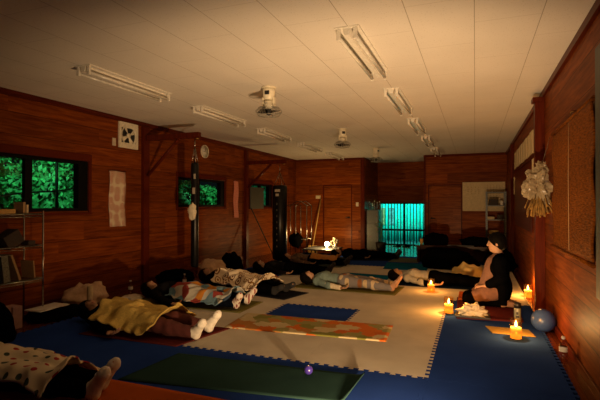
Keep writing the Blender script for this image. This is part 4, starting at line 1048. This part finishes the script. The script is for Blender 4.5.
def body(J, h, name='body', parent=None):
    """whole figure as one mesh from joints J"""
    lo, hi = bounds([J[k] for k in J if k[0] != '_'], 0.17); F = Field(lo, hi, h)
    build_torso(F, J, 0); build_limbs(F, J, 0)
    F.cone(J['neckb'], J['neckt'], 0.052, 0.047, 0.03)
    add_head(F, J['head'], J['_f'], J['_u'])
    for s_ in 'LR':
        sg = 1 if s_ == 'L' else -1
        add_hand(F, J['wrist'+s_], J['_hd'+s_], J['_hn'+s_], J.get('_ts'+s_, sg), J.get('_curl', 0.4))
    P, Q = F.mesh()
    return mesh_obj(name, P, Q, ['skin', 'lips', 'brow'], parent, None, face_region(J['head'], J['_f'], J['_u'], None))
def build_torso(F, J, inf, k=0.04):
    ch, ab, pe, FR = J['chest'], J['belly'], J['pelvis'], J['_TF']
    F.ell(ch, (0.180, 0.150, 0.100), FR, k, inf=inf); F.ell(ab, (0.160, 0.122, 0.090), FR, k, inf=inf); F.ell(pe, (0.120, 0.160, 0.098), FR, k, inf=inf)
    F.cone(J['shL'], J['shR'], 0.056, 0.056, k, inf=inf)
    F.ell(ch+FR[2]*0.055+FR[1]*0.065-FR[0]*0.0, (0.06, 0.06, 0.05), FR, 0.03, inf=inf); F.ell(ch+FR[2]*0.055-FR[1]*0.065, (0.06, 0.06, 0.05), FR, 0.03, inf=inf)
def build_arms(F, J, inf, stop=1.0, k=0.03):
    for s_ in 'LR':
        w_ = J['elb'+s_]*(1-stop)+J['wrist'+s_]*stop
        F.cone(J['sh'+s_], J['elb'+s_], 0.047, 0.037, k, inf=inf); F.cone(J['elb'+s_], w_, 0.037, 0.037+(0.025-0.037)*stop, k, inf=inf)
def build_legs(F, J, inf, stop=1.0, k=0.035):
    for s_ in 'LR':
        F.cone(J['hip'+s_], J['knee'+s_], 0.084, 0.056, k, inf=inf)
        a = J['knee'+s_]*(1-stop)+J['ank'+s_]*stop; m = J['knee'+s_]*0.68+J['ank'+s_]*0.32-J['_calf']*0.008
        if stop > 0.4: F.cone(J['knee'+s_], m, 0.052, 0.054, k, inf=inf); F.cone(m, a, 0.054, 0.036, k, inf=inf)
def build_feet(F, J, inf, k=0.02, toes=True):
    for s_ in 'LR':
        A, Tt, H = J['ank'+s_], J['toe'+s_], J['heel'+s_]
        F.cone(A, H, 0.038, 0.034, k, inf=inf); F.cone(H, Tt, 0.032, 0.026, k, inf=inf); F.cone(A, Tt, 0.036, 0.024, k, inf=inf)
        d = nrm(Tt-H); sd = J['_tl'+s_]; 
        F.cone(Tt-sd*0.018-d*0.02, Tt+sd*0.018-d*0.02, 0.024, 0.024, k, inf=inf)
        if toes and inf == 0:
            for q in range(5):
                p = Tt+sd*(0.030-0.0145*q); F.cone(p-d*0.01, p+d*(0.028-0.004*q), 0.0115 if q == 0 else 0.009, 0.010 if q == 0 else 0.0075, 0.006)
def build_limbs(F, J, inf):
    build_arms(F, J, inf); build_legs(F, J, inf); build_feet(F, J, inf)

def part(J, fn, name, mat, parent, h, pts, ripple=0.0, pad=0.2):
    lo, hi = bounds(pts, pad); F = Field(lo, hi, h); fn(F)
    if ripple: F.ripple(ripple, 34)
    P, Q = F.mesh(); return mesh_obj(name, P, Q, [mat], parent, None)
def hair(J, mat, parent, h, length=0.10, vol=0.018, bob=True):
    c, f, u = J['head'], J['_f'], J['_u']; l = np.cross(u, f); FR = np.array([f, l, u])
    def fn(F):
        F.ell(c-f*0.016+u*0.030, (0.098+vol*0.5, 0.078+vol, 0.092+vol*0.8), FR, 0.0)
        F.ell(c-f*0.055-u*0.02, (0.060, 0.076+vol*0.7, 0.080), FR, 0.03)
        if length > 0.08:
            F.ell(c-f*0.045-u*0.060, (0.050, 0.070+vol*0.5, 0.055+length*0.3), FR, 0.03)
            for s_ in (-1, 1): F.ell(c-f*0.005+l*s_*0.070-u*0.03, (0.032, 0.018, 0.060), FR, 0.02)
        # open the face
        F.ell(c+f*0.122-u*0.050, (0.100, 0.105, 0.095), FR, 0.015, 'sub')
        F.ell(c+f*0.10-u*0.115, (0.10, 0.10, 0.08), FR, 0.02, 'sub')
        X = F.ax[0][:, None, None]; Y = F.ax[1][None, :, None]; Z = F.ax[2][None, None, :]
        F.d = F.d + (0.0022*np.sin(150*(X*l[0]+Y*l[1]+Z*l[2]))*np.sin(60*(X*f[0]+Y*f[1]+Z*f[2])+1)).astype(np.float32)
    return part(J, fn, 'hair', mat, parent, h, [c], pad=0.24)

def lying(ov=None, spread=0.11, armout=0.28, turn=0.0, toes=(0.10, 0.10), handup=True):
    J = {}
    J['chest'] = V3(-0.32, 0, 0.125); J['belly'] = V3(-0.12, 0, 0.115); J['pelvis'] = V3(0.03, 0, 0.115)
    J['_TF'] = np.array([[1, 0, 0], [0, 1, 0], [0, 0, 1.0]])
    J['neckb'] = V3(-0.46, 0, 0.105); J['neckt'] = V3(-0.55, 0, 0.105); J['head'] = V3(-0.655, 0, 0.128)
    J['_f'] = nrm(V3(0.10, math.sin(turn), math.cos(turn))); J['_u'] = nrm(V3(-1, 0, 0)-J['_f']*(V3(-1, 0, 0)@J['_f']))
    J['_calf'] = V3(0, 0, 1)
    for s_, g in (('L', 1), ('R', -1)):
        J['sh'+s_] = V3(-0.42, 0.155*g, 0.095); J['elb'+s_] = V3(-0.17, (0.155+armout*0.5)*g, 0.055); J['wrist'+s_] = V3(0.06, (0.16+armout*0.75)*g, 0.045)
        J['_hd'+s_] = V3(1, 0.1*g, 0.05); J['_hn'+s_] = V3(0, 0, 1 if handup else -1); J['_ts'+s_] = (1 if handup else -1)*(-g)
        J['hip'+s_] = V3(0.06, 0.085*g, 0.105); J['knee'+s_] = V3(0.46, (0.09+spread*0.4)*g, 0.10); J['ank'+s_] = V3(0.83, (0.09+spread*0.8)*g, 0.065)
        t = toes[0 if g > 0 else 1]
        J['heel'+s_] = J['ank'+s_]+V3(0.035, 0.0, -0.020); J['toe'+s_] = J['ank'+s_]+V3(0.115, t*g, 0.115); J['_tl'+s_] = nrm(V3(0, -1*g, t*0.6))
    if ov: J.update({k: np.array(v, float) for k, v in ov.items()})
    # thumb on the outer side for palms facing up
    return J

def make_person(J, label, h, outfit, loc, rz, sc=1.0, hairlen=0.1, hairh=None, cat='person'):
    """outfit: dict(shirt=(mat, sleeve), trousers=(mat, stop), socks=mat)"""
    t = thing('person', loc, label, cat, None, rz); t.scale = (sc,)*3
    parts = [body(J, h, 'body', t)]
    hair(J, 'hair_black', t, h, hairlen)
    if 'shirt' in outfit:
        m, st = outfit['shirt']
        def fn(F):
            build_torso(F, J, 0.014); build_arms(F, J, 0.013, st)
            F.cone(J['neckb'], J['neckt'], 0.058, 0.05, 0.02); up = nrm(J['neckt']-J['neckb']); F.cut(J['neckb']+up*0.035, up) if False else None
            hp = J['pelvis']; 
        pts = [J[k] for k in ('chest', 'belly', 'pelvis', 'shL', 'shR', 'elbL', 'elbR', 'wristL', 'wristR')]
        def fn2(F):
            build_torso(F, J, 0.014); build_arms(F, J, 0.013, st); F.cone(J['neckb'], J['neckb']*0.7+J['neckt']*0.3, 0.06, 0.056, 0.03)
        parts.append(part(J, fn2, 'shirt', m, t, h, pts, 0.003))
    if 'trousers' in outfit:
        m, st = outfit['trousers']
        pts = [J[k] for k in ('pelvis', 'hipL', 'hipR', 'kneeL', 'kneeR', 'ankL', 'ankR')]
        def fn3(F):
            F.ell(J['pelvis'], (0.125, 0.165, 0.103), J['_TF'], 0.04, inf=0.020); build_legs(F, J, 0.018, st)
        parts.append(part(J, fn3, 'trousers', m, t, h, pts, 0.003))
    if 'socks' in outfit:
        pts = [J[k] for k in ('ankL', 'ankR', 'toeL', 'toeR')]
        for s_ in 'LR':
            def fn4(F):
                A, Tt, H = J['ank'+s_], J['toe'+s_], J['heel'+s_]; i = 0.007
                F.cone(A, H, 0.038, 0.034, 0.02, inf=i); F.cone(H, Tt, 0.032, 0.027, 0.02, inf=i); F.cone(A, Tt, 0.036, 0.024, 0.02, inf=i)
                d = nrm(Tt-H); sd = J['_tl'+s_]; F.cone(Tt-sd*0.018-d*0.012, Tt+sd*0.018-d*0.006, 0.024, 0.026, 0.02, inf=i)
                F.cone(Tt+d*0.0, Tt+d*0.022, 0.026, 0.018, 0.02, inf=i+0.002)
                kn = J['knee'+s_]; F.cone(A, A+(kn-A)*0.22, 0.041, 0.046, 0.01, inf=i)
            parts.append(part(J, fn4, 'sock', outfit['socks'], t, h, [J['ank'+s_], J['toe'+s_], J['heel'+s_], J['ank'+s_]+(J['knee'+s_]-J['ank'+s_])*0.25], 0.0, 0.10))
    return t, parts

def drape(t, parts, u0, u1, v0, v1, mat, label, name='blanket', th=0.014, res=0.014, smooth=5, wrinkle=0.008, seed=1, skew=0.0, lift=0.0, cat='blanket', zmin=0.014, round_=0.0):
    """blanket laid over the figure: local rectangle u (head to feet) by v, dropped on the body"""
    Vs, Fs = [], []; off = 0
    for p in parts:
        me = p.data; a = np.empty(len(me.vertices)*3, np.float32); me.vertices.foreach_get('co', a); a = a.reshape(-1, 3)
        q = np.empty(len(me.polygons)*4, np.int32); me.loops.foreach_get('vertex_index', q); Vs.append(a); Fs.append(q.reshape(-1, 4)+off); off += len(a)
    Vv = np.concatenate(Vs)
    nu = int((u1-u0)/res); nv = int((v1-v0)/res)
    Z = np.zeros((nu+1, nv+1))
    iu = np.round((Vv[:, 0]-u0)/res).astype(int); iv = np.round((Vv[:, 1]-v0)/res).astype(int)
    ok = (iu >= 0) & (iu <= nu) & (iv >= 0) & (iv <= nv); np.maximum.at(Z, (iu[ok], iv[ok]), Vv[ok, 2])
    for it in range(2):
        for axn in (0, 1): Z = np.maximum(Z, np.maximum(np.roll(Z, 1, axn), np.roll(Z, -1, axn)))
    base = Z.copy()
    # bridge: cloth slope limit (sags between supports)
    sl = 1.1*res
    for it in range(12):
        for axn in (0, 1):
            for sgn in (1, -1): Z = np.maximum(Z, np.roll(Z, sgn, axn)-sl*(1.0 if axn else 0.75))
    for it in range(smooth):
        Zp = np.pad(Z, 1, mode='edge'); Z = (Zp[1:-1, 1:-1]*2+Zp[:-2, 1:-1]+Zp[2:, 1:-1]+Zp[1:-1, :-2]+Zp[1:-1, 2:])/6
    Z = np.maximum(Z, base)
    for it in range(2):
        Zp = np.pad(Z, 1, mode='edge'); Z = (Zp[1:-1, 1:-1]*2+Zp[:-2, 1:-1]+Zp[2:, 1:-1]+Zp[1:-1, :-2]+Zp[1:-1, 2:])/6
    b = MB(); b.mat(mat)
    vs = []; low = []
    for i in range(nu+1):
        ra, rb_ = [], []
        for j in range(nv+1):
            u = u0+i*res; v = v0+j*res
            eu = 0.02*math.sin(v*17+seed)+0.012*math.sin(v*41+seed*2); ev = 0.02*math.sin(u*11+seed*3)+0.01*math.sin(u*37)
            wz = wrinkle*(math.sin(u*38+6*math.sin(v*7+seed)+seed)*0.6+noise.noise(Vector((u*9, v*9, seed)))*1.6)
            x = u+eu*(i/nu-0.5)*2+skew*v; y = v+ev*(j/nv-0.5)*2
            z = max(Z[i, j]+0.010+max(wz, -0.006)+lift, zmin)
            ra.append(b.bm.verts.new((x, y, z+th))); rb_.append(b.bm.verts.new((x, y, z)))
        vs.append(ra); low.append(rb_)
    uvl = b.bm.loops.layers.uv.verify()
    def face(q, ij):
        f = b.bm.faces.new(q); f.smooth = True
        for lp, (i, j) in zip(f.loops, ij): lp[uvl].uv = (i*res, j*res)
    for i in range(nu):
        for j in range(nv):
            ij = ((i, j), (i+1, j), (i+1, j+1), (i, j+1))
            face([vs[a][c] for a, c in ij], ij); face([low[a][c] for a, c in ij[::-1]], ij[::-1])
    for i in range(nu):
        for j, rev in ((0, 0), (nv, 1)):
            q = [vs[i][j], low[i][j], low[i+1][j], vs[i+1][j]]; face(q if not rev else q[::-1], ((i, j),)*4)
    for j in range(nv):
        for i, rev in ((0, 1), (nu, 0)):
            q = [vs[i][j], low[i][j], low[i][j+1], vs[i][j+1]]; face(q if not rev else q[::-1], ((i, j),)*4)
    o = b.done(name); o.location = t.location; o.rotation_euler = t.rotation_euler; o.scale = t.scale
    return tag(o, label, cat)

HN, HM, HF = 0.0062, 0.0070, 0.0090
# A: polka dot blanket, bottom left (feet in view)
J = lying(dict(ankR=(0.90, -0.02, 0.065), heelR=(0.935, -0.02, 0.045), toeR=(1.00, 0.00, 0.18), kneeR=(0.48, -0.08, 0.10)), spread=0.06, toes=(0.03, 0.10), armout=0.2)
tA, pA = make_person(J, 'person lying in the near left corner in black trousers and pale striped socks', HN, dict(shirt=('black_cloth', 0.95), trousers=('black_cloth', 0.98), socks='sock_white'), (-3.30, 2.27, 0.014), math.radians(4), 1.0)
drape(tA, pA, -0.62, 0.72, -0.22, 0.36, 'polka_blanket', 'cream blanket with red and dark green dots over the near left sleeper', seed=2, skew=-0.10)
# B: yellow blanket
J = lying(dict(ankR=(0.86, -0.10, 0.065), heelR=(0.895, -0.10, 0.045), toeR=(0.98, -0.12, 0.17)), spread=0.08, toes=(0.03, 0.05), armout=0.30)
tB, pB = make_person(J, 'person lying in maroon trousers and white socks under a yellow blanket', HN, dict(shirt=('black_cloth', 0.95), trousers=('maroon_cloth', 1.0), socks='sock_white'), (-3.40, 3.86, 0.014), math.radians(-3), 1.0)
drape(tB, pB, -0.32, 0.54, -0.33, 0.34, 'yellow_blanket', 'mustard yellow blanket over the sleeper in maroon trousers', seed=3, wrinkle=0.016)
# C: patchwork blanket
J = lying(spread=0.06, toes=(0.04, 0.05), armout=0.30)
tC, pC = make_person(J, 'person lying in a dark top and dotted white socks under a patchwork blanket', HM, dict(shirt=('charcoal_cloth', 0.95), trousers=('navy_cloth', 1.0), socks='sock_dots'), (-3.62, 5.14, 0.014), math.radians(-2), 0.98)
drape(tC, pC, -0.14, 0.77, -0.32, 0.28, 'patchwork_blanket', 'blue, cream and red patchwork blanket over the third sleeper on the left', seed=4, wrinkle=0.012)
# D: rose print blanket
J = lying(dict(wristR=(-0.20, -0.12, 0.24), elbR=(-0.22, -0.27, 0.08), _hdR=(0.3, 0.9, 0.0), _hnR=(0, 0, -1)), spread=0.05, toes=(0.02, 0.06), armout=0.15)
for s_ in 'LR': J['toe'+s_] = J['ank'+s_]+V3(0.16, 0, 0.055)
tD, pD = make_person(J, 'person lying in black under a cream blanket with brown rose print', HM, dict(shirt=('black_cloth', 0.55), trousers=('black_cloth', 1.0), socks='sock_black'), (-3.52, 6.28, 0.014), math.radians(-15), 1.04)
drape(tD, pD, -0.18, 0.72, -0.34, 0.27, 'rose_blanket', 'cream blanket with brown rose print over a sleeper dressed in black', seed=5)
# E: dabbed trousers
J = lying(spread=0.08, toes=(0.04, 0.04), armout=0.26)
tE, pE = make_person(J, 'person lying in a grey green top with cream sleeves and dabbed grey trousers', HM, dict(shirt=('greyblue_cloth', 0.15), trousers=('dab_trousers', 1.0)), (-1.95, 6.92, 0.014), math.radians(0), 0.92)
def slv(F):
    for s_ in 'LR': F.cone(J['elb'+s_]*0.9+J['sh'+s_]*0.1, J['elb'+s_]*0.08+J['wrist'+s_]*0.92, 0.050, 0.038, 0.02)
for s_ in 'LR':
    def slv(F): F.cone(J['elb'+s_]*0.85+J['sh'+s_]*0.15, J['elb'+s_]*0.1+J['wrist'+s_]*0.9, 0.052, 0.040, 0.02)
    part(J, slv, 'sleeve', 'cream_cloth', tE, HM, [J['elb'+s_], J['wrist'+s_]], 0.002, 0.1)['label'] = 'cream sleeve'
# F: grey shirt
J = lying(spread=0.08, toes=(0.04, 0.04), armout=0.28)
tF, pF = make_person(J, 'person lying in a light grey shirt and black trousers with bare feet', HM, dict(shirt=('grey_shirt', 0.1), trousers=('black_cloth', 0.97)), (-0.66, 7.74, 0.014), math.radians(2), 0.92)
for s_ in 'LR':
    def slv(F): F.cone(J['elb'+s_]*0.8+J['sh'+s_]*0.2, J['elb'+s_]*0.1+J['wrist'+s_]*0.9, 0.052, 0.040, 0.02)
    part(J, slv, 'sleeve', 'black_cloth', tF, HM, [J['elb'+s_], J['wrist'+s_]], 0.002, 0.1)['label'] = 'black sleeve'
cloth_lump('folded_blanket', (-0.12, 8.45, 0.0), (0.26, 0.20, 0.17), 'yellow_print', 61, 'bundled yellow printed blanket behind the bare feet of the grey shirt sleeper', 'blanket', 0.4)
# G: dark person below the far window
J = lying(spread=0.08, toes=(0.03, 0.03), armout=0.30)
tG, pG = make_person(J, 'person lying in dark grey clothes with bare hand out on the cream mat', HF, dict(shirt=('charcoal_cloth', 0.95), trousers=('black_cloth', 1.0), socks='sock_black'), (-3.33, 7.98, 0.014), math.radians(8), 0.90)
# H: orange blanket
J = lying(spread=0.06, toes=(0.03, 0.03), armout=0.18)
tH, pH = make_person(J, 'person lying in a brown patterned top under an orange brown blanket', HF, dict(shirt=('brown_pattern', 0.95), trousers=('black_cloth', 1.0), socks='sock_black'), (-3.34, 9.32, 0.014), math.radians(4), 0.90)
drape(tH, pH, 0.02, 0.70, -0.24, 0.24, 'orange_blanket', 'orange brown blanket over the legs of a far sleeper', seed=7)
# I: far dark person
J = lying(spread=0.08, toes=(0.02, 0.02), armout=0.2)
tI, pI = make_person(J, 'person lying farthest back, all in black, feet toward the glass door', HF, dict(shirt=('black_cloth', 0.95), trousers=('black_cloth', 1.0), socks='sock_black'), (-2.55, 10.72, 0.016), math.radians(14), 0.95)

# J: kneeling person, facing left (-X)
JS = {}
FWD, UP, LAT = V3(-1, 0, 0), V3(0, 0, 1), V3(0, 1, 0)
JS['pelvis'] = V3(0.19, 0, 0.235); JS['belly'] = V3(0.165, 0, 0.36); JS['chest'] = V3(0.165, 0, 0.48)
JS['_TF'] = np.array([[0, 0, 1.0], [0, 1, 0], [-1, 0, 0]])
JS['neckb'] = V3(0.168, 0, 0.600); JS['neckt'] = V3(0.148, 0, 0.710); JS['head'] = V3(0.132, 0, 0.790)
JS['_f'] = nrm(V3(-1, 0.0, -0.10)); JS['_u'] = nrm(V3(-0.10, 0, 1)); JS['_calf'] = V3(0, 0, 0)
for s_, g in (('L', -1), ('R', 1)):
    JS['sh'+s_] = V3(0.170, 0.140*g, 0.565); JS['elb'+s_] = V3(0.185, 0.205*g, 0.375); JS['wrist'+s_] = V3(0.015, 0.12*g, 0.262)
    JS['_hd'+s_] = V3(-0.75, -0.62*g, -0.12); JS['_hn'+s_] = V3(0, 0, -1); JS['_ts'+s_] = -g
    JS['hip'+s_] = V3(0.17, 0.085*g, 0.20); JS['knee'+s_] = V3(-0.20, 0.10*g, 0.085); JS['ank'+s_] = V3(0.20, 0.085*g, 0.050)
    JS['heel'+s_] = JS['ank'+s_]+V3(0.035, 0.005*g, 0.020); JS['toe'+s_] = V3(0.375, 0.050*g, 0.030); JS['_tl'+s_] = nrm(V3(0, -1*g, 0.0))
tJ = thing('person', (0.115, 6.35, 0.009), 'person kneeling on the reddish mat with a long black cardigan and short black hair', 'person', None, 0); tJ.scale = (1.03,)*3
body(JS, 0.0055, 'body', tJ); hair(JS, 'hair_black', tJ, 0.0055, 0.07, 0.014)
sp = [JS[k] for k in ('chest', 'belly', 'pelvis', 'shL', 'shR', 'elbL', 'elbR', 'wristL', 'wristR', 'kneeL', 'kneeR')]
def tunic(F):
    build_torso(F, JS, 0.013); F.cone(JS['neckb'], JS['neckb']*0.75+JS['neckt']*0.25, 0.060, 0.056, 0.03)
    for s_ in 'LR': F.cone(JS['hip'+s_], JS['hip'+s_]*0.30+JS['knee'+s_]*0.70, 0.102, 0.086, 0.04)
    F.ell(V3(0.05, 0, 0.20), (0.17, 0.15, 0.085), None, 0.04); F.cone(V3(0.105, 0, 0.53), V3(0.055, 0, 0.30), 0.095, 0.11, 0.05)
part(JS, tunic, 'tunic', 'pink_cloth', tJ, 0.0065, sp, 0.003)
def legg(F):
    F.ell(JS['pelvis'], (0.120, 0.160, 0.098), JS['_TF'], 0.04, inf=0.006); build_legs(F, JS, 0.006, 0.97)
part(JS, legg, 'leggings', 'black_cloth', tJ, 0.0065, sp+[JS['ankL'], JS['ankR']], 0.0)
def cardi(F):
    build_torso(F, JS, 0.020); build_arms(F, JS, 0.020, 0.82)
    F.ell(V3(0.20, 0, 0.22), (0.105, 0.195, 0.19), None, 0.05)
    F.cone(V3(0.20, -0.16, 0.38), V3(0.20, -0.17, 0.06), 0.05, 0.045, 0.04); F.cone(V3(0.20, 0.16, 0.38), V3(0.20, 0.17, 0.06), 0.05, 0.045, 0.04)
    F.cut(V3(0, 0, 0.045), V3(0, 0, -1))
    # open front and neck
    F.ell(V3(-0.055, 0, 0.42), (0.185, 0.125, 0.34), None, 0.02, 'sub'); F.cone(V3(0.08, 0, 0.64), V3(0.10, 0, 0.80), 0.085, 0.10, 0.02, 'sub')
    F.ell(V3(-0.03, 0, 0.14), (0.13, 0.30, 0.20), None, 0.02, 'sub') 
    build_arms(F, JS, 0.018, 0.82)
part(JS, cardi, 'cardigan', 'black_cloth', tJ, 0.0065, sp+[V3(0.25, 0, 0.04)], 0.002)
